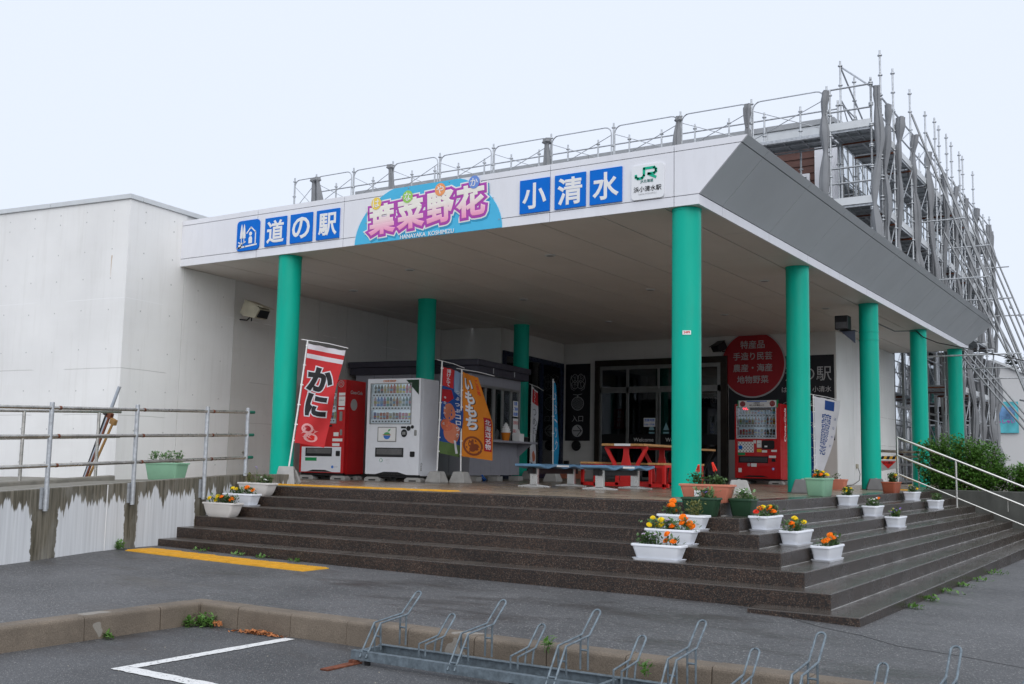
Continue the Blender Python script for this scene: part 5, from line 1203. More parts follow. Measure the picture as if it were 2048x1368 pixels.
for y in (.15, .42, .74, 1.10, 1.14, 1.54, 1.95, 2.33): wfm.box(-.24 if y != 1.1 else -.22, -.188, y, y + .035, .88, 1.93)
wf = part('window_frame', wfm, m_alu, kio)
for a, b in ((.185, .42), (.455, .74), (.775, 1.10), (1.175, 1.54), (1.575, 1.95), (1.985, 2.33)): part('pane', MB().box(-.225, -.22, a, b, .88, 1.93), m_glass if a < 1 else m_glassc, wf)
K('counter', -.20, .22, .02, 2.46, .80, .84, m_kg, bev=.006)
for y in (.2, 2.30): part('counter_bracket', MB().prism([(-.20, .80), (.15, .80), (-.20, .5)], y, y + .03, 'y'), m_kg, kio)
for y in (.15, 1.1, 2.1):
    f = part('foot_block', MB().box(-.30, -.05, y, y + .22, 0, .1), m_weight, kio, bevel=.008)
part('cable_loop', MB().tube([(-.2, .65, .13), (-.12, .68, .03), (-.2, .75, .01), (-.3, .8, .1)], .012, 6), m_blue, kio)
K('menu_board', -.52, -.30, .085, .099, 1.45, 2.05, M('navy_poster', (.02, .06, .14), .5)); 
rawpart('lettering', mapmb(vtext('ソフト', -.41, 1.76, .14, .5, weight=.02, wz=.001), plane_fn((0, .084, 0), (1, 0, 0), (0, 0, 1))), m_fcyan, kio)
def kw_(x, y, z): 
    v = Matrix.Rotation(AR, 4, 'Z') @ Vector((x, y, z)); return (v.x + kx, v.y + ky, z)
t = thing('ice_cream_model', 'giant soft ice cream cone model standing on the kiosk counter', 'ice cream model', kw_(.05, 1.22, .84), AR)
part('cone', MB().cyl(0, 0, 0, .17, .065, 20, .10), m_forange, t, smooth=True)
sw = MB()
for k_, (r, z) in enumerate(((.105, .19), (.095, .24), (.075, .29), (.05, .335), (.028, .37))): sw.ball((0, 0, z), r, 14, 8, .45)
part('swirl', sw, m_lett, t, smooth=True)
t = thing('tissue_box', 'white box on the right end of the kiosk counter', 'box', kw_(.03, 1.85, .84), AR); part('carton', MB().box(-.09, .09, -.10, .12, 0, .17), m_lett, t, bevel=.005); part('tissue', MB().loft([[(-.05, -.01, .17), (.05, -.01, .17), (.05, .02, .17), (-.05, .02, .17)], [(-.03, 0, .25), (.01, 0, .27), (.02, .01, .26), (-.02, .01, .25)]]), m_lett, t)
t = thing('cup_stack', 'small dark box beside the white box on the kiosk counter', 'box', kw_(.03, 2.12, .84), AR); part('carton', MB().box(-.08, .08, -.06, .08, 0, .1), m_black, t); part('lid', MB().box(-.085, .085, -.065, .085, .1, .11), m_alu, t)
for lab, y, z, wd, ht, ln, ink in (('upper white notice in the rightmost kiosk window', 2.15, 1.56, .26, .34, ['営業', 'ご案内', '10:00'], m_blue), ('lower white notice in the rightmost kiosk window with red heading', 2.16, 1.17, .26, .36, ['注文口', '窓口へ'], m_redp)):
    notice(kw_(-.184, y, z)[0], z, wd, ht, ln, kw_(-.184, y, z)[1], lab, ink=ink, rz=AR + pi / 2)

# ================================================================== BANNERS
def bisect(mb, us, vs):
    bm = bmesh.new(); V = [bm.verts.new(v) for v in mb.v]
    for f in mb.f:
        try: bm.faces.new([V[i] for i in f])
        except ValueError: pass
    for u in us: bmesh.ops.bisect_plane(bm, geom=bm.verts[:] + bm.edges[:] + bm.faces[:], plane_co=(u, 0, 0), plane_no=(1, 0, 0))
    for v in vs: bmesh.ops.bisect_plane(bm, geom=bm.verts[:] + bm.edges[:] + bm.faces[:], plane_co=(0, v, 0), plane_no=(0, 1, 0))
    bm.verts.index_update(); out = MB(); out.v = [tuple(v.co) for v in bm.verts]; out.f = [tuple(v.index for v in f.verts) for f in bm.faces]; bm.free(); return out
def banner(label, base, top, ang, Wc, Hc, cloth, items, z_top, wave=.03, seed=0, squeeze=None, bar=True, weight_lab=None, w_rz=0, flip=False, weight_off=(0, 0)):
    """base, top: pole ends; cloth hangs from z_top along direction ang"""
    t = thing('banner', label, 'banner', base); b = Vector(base); dp = Vector(top) - b
    part('pole', MB().tube([(0, 0, .16), dp * .5, dp], .013, 8), m_lett, t, smooth=True)
    e = Vector((math.cos(ang), math.sin(ang), 0)); nrm = Vector((math.sin(ang), -math.cos(ang), 0))
    if bar: part('cross_bar', MB().tube([dp - e * .10 + Vector((0, 0, .02)), dp + e * (Wc * .55) + Vector((0, 0, -.04)), dp + e * (Wc * 1.08) + Vector((0, 0, -.11))], .006, 6), m_lett, t)
    rr = random.Random(seed); ph = rr.uniform(0, 6)
    def fn(u, v, w):
        # u 0..1 across, v 0..1 from top down
        zz = z_top - base[2] - v * Hc - u * .10 * (1 - v * .3)
        f = zz / dp.z; p0 = dp * f; sq_ = squeeze(u, v) if squeeze else 1.0
        uu = u * Wc * sq_
        wv = wave * (math.sin(u * 5 + v * 6 + ph) + .5 * math.sin(v * 13 + u * 8 + ph)) * (.35 + u)
        sag = -.012 * math.sin(u * pi * 3) ** 2 if v < .02 else 0
        return p0 + e * (uu + .02) + nrm * (wv + w) + Vector((0, 0, sag))
    US = [i / 10 for i in range(1, 10)]; VS = [i / 22 for i in range(1, 22)]
    def rect(u0, u1, v0, v1, w=0): return MB().add([(u0, v0, w), (u1, v0, w), (u1, v1, w), (u0, v1, w)], [(0, 1, 2, 3)])
    c = rawpart('cloth', mapmb(bisect(rect(0, 1, 0, 1), US, VS), fn), cloth, t)
    for p_ in c.data.polygons: p_.use_smooth = True
    asp = Wc / Hc
    for it_ in items:
        if it_[0] == 'rect': _, nm, u0, u1, v0, v1, mt, w = it_; m_ = bisect(rect(u0, u1, v0, v1, w), US, VS)
        elif it_[0] == 'poly': _, nm, pts, mt, w = it_; m_ = bisect(MB().add([(a, b_, w) for a, b_ in pts], [tuple(range(len(pts)))]), US, VS)
        else:
            _, s, cu_, cv_, wd, ht, mt, w, wt = it_[:9]; vert = len(it_) > 9 and it_[9]
            m_ = (vtext if vert else textmesh)(s, cu_ * Wc, -cv_ * Hc, wd * Wc, ht * Hc, weight=wt, thick=.0015, stretch=not vert, **({'stretch': True} if False else {}))
            m_.v = [(a / Wc, -b_ / Hc, w + c_) for a, b_, c_ in m_.v]; m_ = bisect(m_, US, VS); nm = 'lettering'
        rawpart(nm, mapmb(m_, fn), mt, t)
    # loops
    lp = MB()
    for v in ((.02, .22, .42, .62, .82, .98)):
        p0 = dp * ((z_top - base[2] - v * Hc) / dp.z); lp.tube([p0 - e * .018, p0 + e * .03], .012, 6)
    tag(part('tie_loops', lp, m_lett, t), kind='stuff')
    if weight_lab: weight_block(weight_lab, base[0] + weight_off[0], base[1] + weight_off[1], 0, w_rz)
    return t
def crabpoly():
    out = []; rr = random.Random(4)
    for k_ in range(16):
        a = rr.uniform(0, 2 * pi); cu_, cv_ = .35 + rr.uniform(-.15, .3), .86 + rr.uniform(-.06, .06); l_ = rr.uniform(.1, .22); wd = .018
        d = (math.cos(a), math.sin(a) * .35); n_ = (-math.sin(a) * wd, math.cos(a) * wd * .4)
        out.append([(cu_ - n_[0], cv_ - n_[1]), (cu_ + d[0] * l_ - n_[0] * .3, cv_ + d[1] * l_), (cu_ + n_[0], cv_ + n_[1])])
    return [[(min(.99, max(.01, a)), min(.99, max(.74, b))) for a, b in p] for p in out]
VA = rad(32.66)
banner('red banner with bold black かに lettering and a crab, by the left front column', (-7.57, 1.15, .0), (-7.38, 1.27, 2.245), VA - .03, .60, 1.56, m_fred,
       [('rect', 'white_stripe', 0, 1, 0, .055, m_fwhite, .003), ('rect', 'white_stripe', 0, 1, .10, .145, m_fwhite, .003),
        ('text', 'か', .48, .34, .66, .215, m_fwhite, .005, .10), ('text', 'か', .48, .34, .66, .215, m_ink, .009, .055),
        ('text', 'に', .50, .60, .60, .20, m_fwhite, .005, .10), ('text', 'に', .50, .60, .60, .20, m_ink, .009, .055)] +
       [('poly', 'crab_print', circle(.36, .84, .2, 16, ry=.05), m_fpink, .003), ('poly', 'crab_print', circle(.5, .925, .22, 16, ry=.045), m_fpink, .003), ('poly', 'crab_print', circle(.36, .84, .13, 12, ry=.03), m_fcrim, .0045), ('poly', 'crab_print', circle(.52, .925, .14, 12, ry=.028), m_redp, .0045)] +
       [('poly', 'crab_leg', p, m_fpink, .006) for p in crabpoly()], 2.20, .045, 1, weight_lab='concrete banner weight against the left front column', w_rz=.3, weight_off=(.0, .0),
       squeeze=lambda u, v: 1.0 - .22 * v)
banner('dark blue and red croquette stick banner with its foot beside the white vending machine', (-7.26, 4.62, .0), (-7.215, 4.63, 2.22), VA + .35, .40, 1.58, m_fblue,
       [('rect', 'red_header', 0, .55, 0, .22, m_fred, .003), ('text', '揚げたて', .27, .11, .34, .2, m_fwhite, .006, .02, True), ('poly', 'sky_print', [(.55, 0), (1, 0), (1, .3), (.6, .25)], m_fsky, .003),
        ('poly', 'sauce_print', [(0, .26), (.45, .24), (.6, .33), (.3, .40), (0, .40)], m_fcrim, .003), ('poly', 'fish_cake_print', circle(.42, .50, .30, 18, ry=.10), m_fsalmon, .003), ('poly', 'fish_cake_print', circle(.55, .74, .36, 18, ry=.12), m_fsalmon, .004), ('poly', 'fish_cake_print', circle(.30, .66, .28, 18, ry=.07), M('rust_print', (.50, .13, .07), .8), .005),
        ('rect', 'grass_print', 0, 1, .86, 1, m_fgreen, .0035), ('poly', 'stick_print', [(.62, .82), (.74, .82), (.9, .96), (.78, .97)], m_fwhite, .006), ('text', '味自慢の一品', .16, .5, .10, .36, m_fwhite, .009, .01, True), ('text', 'つぶつぶコロッケ', .80, .50, .18, .58, m_fwhite, .009, .03, True)], 2.12, .05, 2,
       weight_lab='concrete banner weight between the white vending machine and the kiosk', squeeze=lambda u, v: 1.0)
banner('orange banner with white いももち lettering and a red 北海道名物 strip, in front of the kiosk', (-6.95, 4.93, .0), (-6.975, 4.92, 2.08), VA + .0, .56, 1.55, m_forange,
       [('text', 'いももち', .34, .37, .36, .62, m_ink, .004, .05, True), ('text', 'いももち', .31, .365, .36, .62, m_fwhite, .008, .045, True), ('rect', 'red_strip', .72, .97, .50, .90, m_fcrim, .004), ('text', '北海道名物', .845, .70, .18, .36, m_fwhite, .008, .02, True),
        ('text', 'ご当地', .78, .14, .16, .2, m_redp, .006, .02, True), ('poly', 'dumpling_print', circle(.36, .86, .33, 20, ry=.115), m_fbrown, .003), ('poly', 'dumpling_print', circle(.36, .86, .26, 20, ry=.09), m_forange, .005), ('poly', 'dumpling_print', circle(.30, .84, .10, 12, ry=.04), m_fbrown, .007), ('poly', 'dumpling_print', circle(.46, .87, .11, 12, ry=.04), m_fbrown, .007), ('poly', 'dumpling_print', circle(.34, .90, .10, 12, ry=.03), m_fbrown, .0075)], 2.04, .055, 3,
       weight_lab='concrete banner weight in front of the kiosk corner', squeeze=lambda u, v: .50 + .50 * min(1, v * 1.8))
banner('white banner with a red top flap behind the right end of the kiosk', (-8.62, 10.05, .0), (-8.60, 10.05, 2.2), VA + .9, .42, 1.75, m_fwhite,
       [('rect', 'red_header', 0, 1, .02, .2, m_fred, .003), ('text', 'ソフト', .5, .11, .25, .16, m_fwhite, .006, .01, True), ('text', 'つめたい', .5, .5, .5, .5, M('thin_grey_print', (.2, .2, .22), .8), .005, .0, True), ('poly', 'food_print', circle(.5, .9, .38, 16, ry=.07), m_fsalmon, .004)], 2.16, .02, 4, squeeze=lambda u, v: .5,
       weight_lab='pale banner weight right of the kiosk behind the first blue bench')
banner('narrow cyan banner folded on its pole in front of the dark glass screen', (-7.27, 8.80, .0), (-7.30, 8.80, 2.21), VA + .2, .45, 1.85, m_fcyan,
       [('text', 'オホーツク', .5, .45, .7, .7, m_fwhite, .004, .0, True)], 2.18, .012, 5, squeeze=lambda u, v: .10 + .22 * v if v < .75 else .26 - .3 * (v - .75), weight_lab='grey banner weight behind the blue benches', bar=False)
banner('white banner with blue 葉菜野花 lettering, beside the second right column', (-2.05, 10.2, .0), (-2.06, 10.2, 1.86), VA + .0, .52, 1.45, m_fwhite,
       [('rect', 'blue_logo', .40, .78, .03, .16, m_fblue, .003), ('text', '葉菜野花', .50, .50, .36, .56, m_fblue, .004, .055, True), ('text', '葉菜野花', .50, .50, .34, .54, m_fwhite, .007, .0, True), ('text', 'はなやか', .88, .45, .10, .5, m_fblue, .004, .0, True)], 1.84, .02, 6, squeeze=lambda u, v: 1.0 - .72 * v ** 1.5, weight_lab='dark grey banner weight at the foot of the second right column', weight_off=(.0, .0))
banner('dark blue banner hanging behind the white 葉菜野花 banner', (-2.30, 10.5, .0), (-2.30, 10.5, 1.7), VA + .1, .30, 1.5, m_fblue, [('text', 'オホーツク', .5, .5, .4, .8, m_fwhite, .004, 0, True)], 1.6, .02, 7, squeeze=lambda u, v: .8, weight_lab='concrete banner weight behind the pale green planter')
weight_block('concrete weight by the front corner column behind the salmon planter', -1.15, 3.6, 0, .4)
weight_block('dark grey weight leaning at the foot of the second right column', -.86, 5.62, 0, .3, 1.05, M('dark_weight', (.14, .14, .14), .7))
weight_block('dark grey weight at the foot of the third right column', -.85, 10.15, 0, .3, 1.05, M('dark_weight', (.14, .14, .14), .7))
# board sign at the first column foot
t = thing('folded_board', 'grey folded board sign leaning by the left front column', 'board', (-7.45, .95, 0), .35)
part('panel', MB().loft([[(-.17, 0, 0), (.17, 0, 0), (.17, .02, 0), (-.17, .02, 0)], [(-.12, .05, .27), (.12, .05, .27), (.12, .07, .27), (-.12, .07, .27)]]), m_weight, t, bevel=.004); part('rear_leg', MB().loft([[(-.17, .18, 0), (.17, .18, 0), (.17, .2, 0), (-.17, .2, 0)], [(-.12, .075, .27), (.12, .075, .27), (.12, .09, .27), (-.12, .09, .27)]]), m_weight, t)

# ================================================================== TABLES AND BENCHES
def picnic(label, x, y, L_=1.75, text_=True, which=('left', 'right'), m_redp=m_redp):
    t = thing('picnic_table', label, 'table', (x, y, 0))
    nb = 5; wd = .82 / nb
    for i in range(nb): part('plank', MB().box(-.41 + i * wd + .003, -.41 + (i + 1) * wd - .003, 0, L_, .715, .755), m_timber, t, bevel=.004)
    part('end_plate', MB().box(-.16, .15, -.004, .0, .716, .754), m_lett, t)
    for yy in (.12, L_ - .16):
        part('crossbar', MB().box(-.40, .40, yy, yy + .05, .675, .714), m_redp, t, bevel=.004)
        for s_ in (-1, 1):
            pts = [(.385, .69), (.31, .56), (.24, .44), (.185, .32), (.165, .2), (.17, .04)]
            poly = [(s_ * (a - .035), b) for a, b in pts] + [(s_ * (a + .035), b) for a, b in pts[::-1]]
            part('leg', MB().prism(poly, yy, yy + .045, 'y'), m_redp, t, bevel=.004)
        bp2 = [(-.05, .68), (-.05, .58), (-.07, .48), (-.105, .36), (-.105, .2), (-.12, .02), (.12, .02), (.105, .2), (.105, .36), (.07, .48), (.05, .58), (.05, .68)]
        cp = part('centre_board', MB().prism(bp2, yy + .005, yy + .035, 'y'), m_redp, t, bevel=.003)
        if text_ and yy < .5: rawpart('lettering', mapmb(textmesh('70-7-9', 0, .33, .19, .05, .03, .001), plane_fn((0, yy + .004, 0), (1, 0, 0), (0, 0, 1))), m_lett, cp)
        part('base_beam', MB().box(-.80, .80 if len(which) == 2 else .4, yy, yy + .05, .02, .09), m_redp, t, bevel=.004)
    for s_ in ((-1, 1) if len(which) == 2 else (-1,)):
        x0 = .50 if s_ > 0 else -.80
        for i in range(2): part('seat_plank', MB().box(x0 + i * .15 + .003, x0 + (i + 1) * .15 - .003, -.06, L_ - .05, .40, .435), m_timber, t, bevel=.004)
        part('seat_rail', MB().box(x0, x0 + .30, -.02, .02, .355, .40).box(x0, x0 + .30, L_ - .15, L_ - .11, .355, .40), m_redp, t)
        part('seat_rail', MB().box(x0 + .01, x0 + .05, .02, L_ - .15, .36, .40).box(x0 + .25, x0 + .29, .02, L_ - .15, .36, .40), m_redp, t)
        for yy in (-.02, L_ - .15):
            for xx in (x0, x0 + .25): part('leg', MB().box(xx, xx + .05, yy, yy + .045, .0, .355), m_redp, t, bevel=.003)
        part('seat_rail', MB().box(x0, x0 + .30, -.02, .02, .03, .08), m_redp, t)
    return t
picnic('red framed picnic table with wooden top, nearer one behind the blue benches', -3.93, 5.45)
picnic('dark framed table with wooden top, mostly hidden by the front corner column', -4.66, 9.3, L_=1.2, text_=False, which=('left',), m_redp=m_black)
m_bseat = M('slate_blue_vinyl', (.12, .24, .37), .45, var=.08)
def wbench(label, x, y):
    t = thing('waiting_bench', label, 'bench', (x, y, 0), group='blue vinyl benches on the platform'); L_ = 1.75; n = 40
    top = []; bot = []
    for i in range(n + 1):
        v = i / n; s3 = (v * 3) % 1.0 if v < 1 else 1.0
        w_ = .018 * math.cos(2 * pi * s3); top.append((v * L_, .365 + w_)); bot.append((v * L_, .365 + w_ - .045))
    edge = [(p[0], p[1]) for p in bot] + [(p[0], p[1]) for p in top[::-1]]
    part('seat', MB().prism(edge, -.23, .23, 'x'), m_bseat, t, smooth=True, bevel=.012)
    part('end_trim', MB().box(.225, .236, .58, .98, .335, .365), m_lett, t, bevel=.003)
    part('beam', MB().box(-.05, .05, .12, L_ - .12, .22, .32), m_black, t)
    for yy in (.22, L_ - .30):
        part('leg', MB().box(-.07, .07, yy, yy + .06, .03, .325), m_chrome, t, bevel=.006)
        part('foot', MB().prism([(-.30, 0), (.30, 0), (.30, .025), (.06, .05), (-.06, .05), (-.30, .025)], yy - .0, yy + .06, 'y'), m_chrome, t, bevel=.006)
    return t
wbench('blue vinyl bench on chrome legs, left of the pair', -4.79, 3.72)
wbench('blue vinyl bench on chrome legs, right of the pair and nearer the corner column', -3.42, 3.42)
# wall items under the entrance sign
t = thing('hose_reel', 'round dark hose reel on the wall below the entrance sign', 'hose reel', (-9.75, W - .01, .88)); part('coil', MB().tube([(.11 * math.cos(a) , -.06, .11 * math.sin(a)) for a in [2 * pi * j / 20 for j in range(21)]], .035, 8), m_black, t, smooth=True); part('hub', MB().box(-.09, .09, -.07, 0, -.09, .09), m_black, t, bevel=.02)
t = thing('wall_valve', 'small dark valve low on the wall left of the entrance', 'valve', (-10.05, W - .01, .42)); part('body', MB().box(-.06, .06, -.1, 0, -.05, .05), m_black, t, bevel=.015); part('pipe', MB().tube([(0, -.05, -.05), (0, -.05, -.42)], .015, 6), m_black, t)
t = thing('plant_trough', 'low terracotta trough on the floor beneath the entrance sign', 'trough', (-9.7, W - .4, 0)); part('tub', MB().loft([[(-.3, -.1, 0), (.3, -.1, 0), (.3, .1, 0), (-.3, .1, 0)], [(-.36, -.13, .2), (.36, -.13, .2), (.36, .13, .2), (-.36, .13, .2)]]), m_pterra, t); part('soil', MB().box(-.34, .34, -.11, .11, .2, .205), m_soil, t)
# barrier at the far right
t = thing('barrier', 'striped yellow and black barrier bar with a red triangle notice by the third right column', 'barrier', (-1.25, 13, 0))
part('pipe', MB().tube([(-.25, 0, .80), (.62, 0, .78)], .03, 10).tube([(.1, .02, .69), (.62, .02, .68)], .02, 8), m_stain, t)
for i in range(6): part('stripe', MB().prism([(-.19 + i * .06, .62), (-.13 + i * .06, .62), (-.10 + i * .06, .69), (-.16 + i * .06, .69)], -.04, -.01, 'y'), m_yel if i % 2 else m_black, t)
part('notice_board', MB().prism([(-.22, .60), (.16, .60), (.20, .44), (-.2, .36)], -.03, -.02, 'y'), m_lettg, t); part('triangle', MB().prism([(-.20, .58), (.14, .58), (-.03, .42)], -.036, -.031, 'y'), m_redp, t)
rawpart('lettering', mapmb(textmesh('立入禁止', -.03, .55, .26, .05, .02, .001), plane_fn((0, -.037, 0), (1, 0, 0), (0, 0, 1))), m_ink, t)
for s_ in (-.22, .58): part('post', MB().box(s_, s_ + .03, -.01, .02, 0, .8), m_stain, t)
# left wall sockets with cables behind the crab banner
t = thing('cable_bundle', 'black cables hanging down the annex wall beside the red vending machine', 'cable', (-10.55, 4.0, 0)); part('strand', MB().tube([(.05, 0, .62), (.12, .02, .5), (.10, .05, .3), (.16, .1, .12), (.2, .3, .02)], .012, 6), m_black, t); part('socket', MB().box(-.02, .09, -.06, .06, .55, .70), m_black, t, bevel=.01)

# ================================================================== BIKE RACK
br = thing('bike_rack', 'galvanised steel bicycle rack with alternating tall and low wheel hoops', 'bike rack', (-.72, -5.14, -1.03))
def rk(name, pts, r=.0072, parent=None): return part(name, MB().tube([(a + .72, b + 5.14, c + 1.03) for a, b, c in pts], r, 8), m_zinc, parent or br, smooth=True)
for nm, y0, y1 in (('front_channel', -5.17, -5.145), ('rear_channel', -4.845, -4.82)):
    part(nm, MB().box(0, 6.2, y0 + 5.14, y1 + 5.14, .03, .09), m_zinc, br, bevel=.002)
    part(nm + '_lip', MB().box(0, 6.2, (y0 if y0 < -5 else y1 - .05) + 5.14, (y0 + .05 if y0 < -5 else y1) + 5.14, .088, .092), m_zinc, br)
for x in (-.72, 1.2, 3.1, 5.4): part('cross_member', MB().box(x + .72, x + .75, -.005, .295, .03, .085), m_zinc, br)
for x in (-.6, .6, 1.8, 3.0, 4.2): part('foot', MB().box(x + .72, x + .76, -.02, .0, 0, .03).box(x + .72, x + .76, .30, .32, 0, .03), m_black, br)
def hoop(x, tall):
    hw = .028
    if tall: prof = [(-5.18, -.975), (-5.03, -.755), (-4.72, -.725), (-4.57, -.600)]
    else: prof = [(-5.00, -.945), (-5.00, -.868), (-4.78, -.838), (-4.66, -.722)]
    h = None
    top = prof[-1]; pts = [(x - hw, a, b) for a, b in prof]
    for j in range(1, 8):
        a = pi - pi * j / 8
        pts.append((x + hw * math.cos(a), top[0] + .02 * math.sin(a), top[1] + .022 * math.sin(a)))
    pts += [(x + hw, a, b) for a, b in prof[::-1]]
    h = rk('wheel_hoop', pts)
    if tall:
        for s_ in (-hw, hw):
            rk('upright', [(x + s_, -5.03, -.757), (x + s_, -5.02, -.94)], parent=h); rk('upright', [(x + s_, -4.735, -.735), (x + s_, -4.735, -.945)], parent=h)
        rk('cross_tie', [(x - hw, -4.735, -.82), (x + hw, -4.735, -.82)], parent=h); rk('cross_tie', [(x - hw, -5.02, -.85), (x + hw, -5.02, -.85)], parent=h); rk('cross_tie', [(x - hw, -5.15, -.93), (x + hw, -5.15, -.93)], parent=h)
    else:
        for s_ in (-hw, hw): rk('upright', [(x + s_, -4.80, -.845), (x + s_, -4.82, -.945)], parent=h)
for i in range(8): hoop(-.60 + .757 * i, True); hoop(-.22 + .757 * i, False)
# rusty flats under its end
t = thing('steel_plate', 'rusty flat steel strip lying under the left end of the bicycle rack', 'steel strip', (-.68, -5.28, -1.03)); part('strip', MB().box(-.04, .03, -.20, .16, 0, .012), m_rust, t, bevel=.003); part('packing', MB().box(-.03, .02, .08, .14, .012, .03), m_rust, t)
# small green stalks caught in one hoop
weed('green stalk caught in the second low hoop of the bicycle rack', .60, -4.68, -.86, .015, .10, 26, 31, nm='stalk', cat='plant stalk')
weed('green stalk beside the third low hoop of the bicycle rack', 1.34, -4.72, -.92, .015, .09, 22, 32, nm='stalk', cat='plant stalk')

# ================================================================== SCAFFOLDING
scf = thing('scaffolding', 'grey tube scaffolding along the roof and right side of the station building', 'scaffold', (-1.4, 12.5, 4.5))
OX, OY, OZ = 1.4, -12.5, -4.5
def sc(name, mb, mat=m_steel, smooth=True): return part(name, mb, mat, scf, smooth, loc=(OX, OY, OZ))
def post(x, y, z0, z1, step=.475):
    mb = MB().tube([(x, y, z0), (x, y, z1)], .0243, 8); z = z1 - .12
    while z > z0 + .1: mb.cyl(x, y, z - .012, z + .012, .055, 8); z -= step
    return sc('post', mb)
def tube(name, a, b, r=.021, mt=None): return sc(name, MB().tube([a, b], r, 6), mt or m_steel)
fxs = [-18.9, -18.0, -16.5, -15.0, -13.3, -11.48, -9.65, -7.80, -5.96, -4.15, -2.37, -1.39]
FY, IY = 12.52, 13.42
for i, x in enumerate(fxs):
    post(x, FY, 4.47 if x > -10.3 else 4.7, 9.06); post(x, IY, 4.47 if x > -10.3 else 4.7, 9.0)
for a, b in zip(fxs[:-1], fxs[1:]):
    if b > -2:  # short end bay
        for z in (8.95, 8.42, 7.1, 6.75): tube('ledger', (a, FY, z), (b, FY, z))
        continue
    r = .18; pts = [(a + .05, FY - .03, 7.2), (a + .05, FY - .03, 8.96 - r)] + [(a + .05 + r - r * math.cos(q_), FY - .03, 8.96 - r + r * math.sin(q_)) for q_ in (.4, .8, 1.2)] + [(a + .05 + r, FY - .03, 8.96), (b - .05 - r, FY - .03, 8.96)] + [(b - .05 - r + r * math.sin(q_), FY - .03, 8.96 - r + r * math.cos(q_)) for q_ in (.4, .8, 1.2)] + [(b - .05, FY - .03, 8.96 - r), (b - .05, FY - .03, 7.2)]
    gr = sc('guard_frame', MB().tube(pts, .016, 6))
    part('brace', MB().tube([(a + .06, FY - .02, 8.75), (b - .06, FY - .02, 8.06)], .010, 6).v and MB().tube([(a + .06, FY - .02, 8.75), (b - .06, FY - .02, 8.06)], .010, 6), m_steel, gr)
    part('brace', MB().tube([(a + .06, FY - .01, 8.06), (b - .06, FY - .01, 8.75)], .010, 6), m_steel, gr)
    for z in (8.80,): tube('ledger', (a, IY, z), (b, IY, z), .019)
    tube('ledger', (a, FY, 7.9), (b, FY, 7.9)); tube('ledger', (a, IY, 7.9), (b, IY, 7.9))
    for z in (6.2,): tube('ledger', (a, FY, z), (b, FY, z))
    if x is not None and a > -17: tube('ledger', (a, IY + .02, 8.08), (b, IY + .02, 8.08), .014); post((a + b) / 2, IY, 6.3, 9.0)
for x in fxs: tube('transom', (x, FY, 7.92), (x, IY, 7.92)); tube('transom', (x, FY, 6.18), (x, IY, 6.18))
def deck(x0, x1, y0, y1, z):
    n = 2; alongx = (x1 - x0) > (y1 - y0)
    for i in range(n):
        mb = MB()
        if alongx: a = y0 + (y1 - y0) * i / n + .01; b = y0 + (y1 - y0) * (i + 1) / n - .01; mb.box(x0 + .02, x1 - .02, a, b, z - .006, z); mb.box(x0 + .02, x1 - .02, a, a + .02, z - .05, z - .006); mb.box(x0 + .02, x1 - .02, b - .02, b, z - .05, z - .006)
        else: a = x0 + (x1 - x0) * i / n + .01; b = x0 + (x1 - x0) * (i + 1) / n - .01; mb.box(a, b, y0 + .02, y1 - .02, z - .006, z); mb.box(a, a + .02, y0 + .02, y1 - .02, z - .05, z - .006); mb.box(b - .02, b, y0 + .02, y1 - .02, z - .05, z - .006)
        for q_ in range(4):
            if alongx: xx = x0 + (x1 - x0) * (q_ + .5) / 4; mb.box(xx, xx + .03, a + .02, b - .02, z - .04, z - .006)
            else: yy = y0 + (y1 - y0) * (q_ + .5) / 4; mb.box(a + .02, b - .02, yy, yy + .03, z - .04, z - .006)
        d = sc('deck', mb, smooth=False)
    return d
for a, b in zip(fxs[4:-1], fxs[5:]):
    for z in (7.98, 6.24): deck(a, b, FY, IY, z)
for a, b in zip(fxs[-2:-1], fxs[-1:]):
    for z in (7.98, 6.24): sc('toe_board', MB().box(a, b, FY - .03, FY, z + .0, z + .17), m_cap, False)
# right-hand run
sy = [12.52, 13.42, 14.65, 16.48, 18.31, 20.14, 21.97, 23.8, 25.63, 27.46, 28.8]
tall = {13.42: 10.03, 14.65: 10.0, 16.48: 10.06, 18.31: 10.02, 20.14: 10.14, 21.97: 10.15, 23.8: 10.2, 25.63: 10.15}
XO, XI = -1.39, -2.30
for y in sy:
    zb = 4.47 if y < 19.9 else -.98
    post(XO, y, zb, tall.get(y, 9.1 if y < 28 else 9.3)); post(XI, y, zb, 9.95 if y in (13.42, 14.65, 21.97) else 8.95)
    part('base_jack', MB().box(XO - .07 + OX, XO + .07 + OX, y - .07 + OY, y + .07 + OY, zb - .01 + OZ, zb + .0 + OZ), m_steel, scf)
for y in (19.25, 20.9, 22.9): post(XO + .06, y, 4.6 if y < 20.4 else 3.0, 10.1)
levels = [7.98, 6.24, 4.55, 2.75, .95]
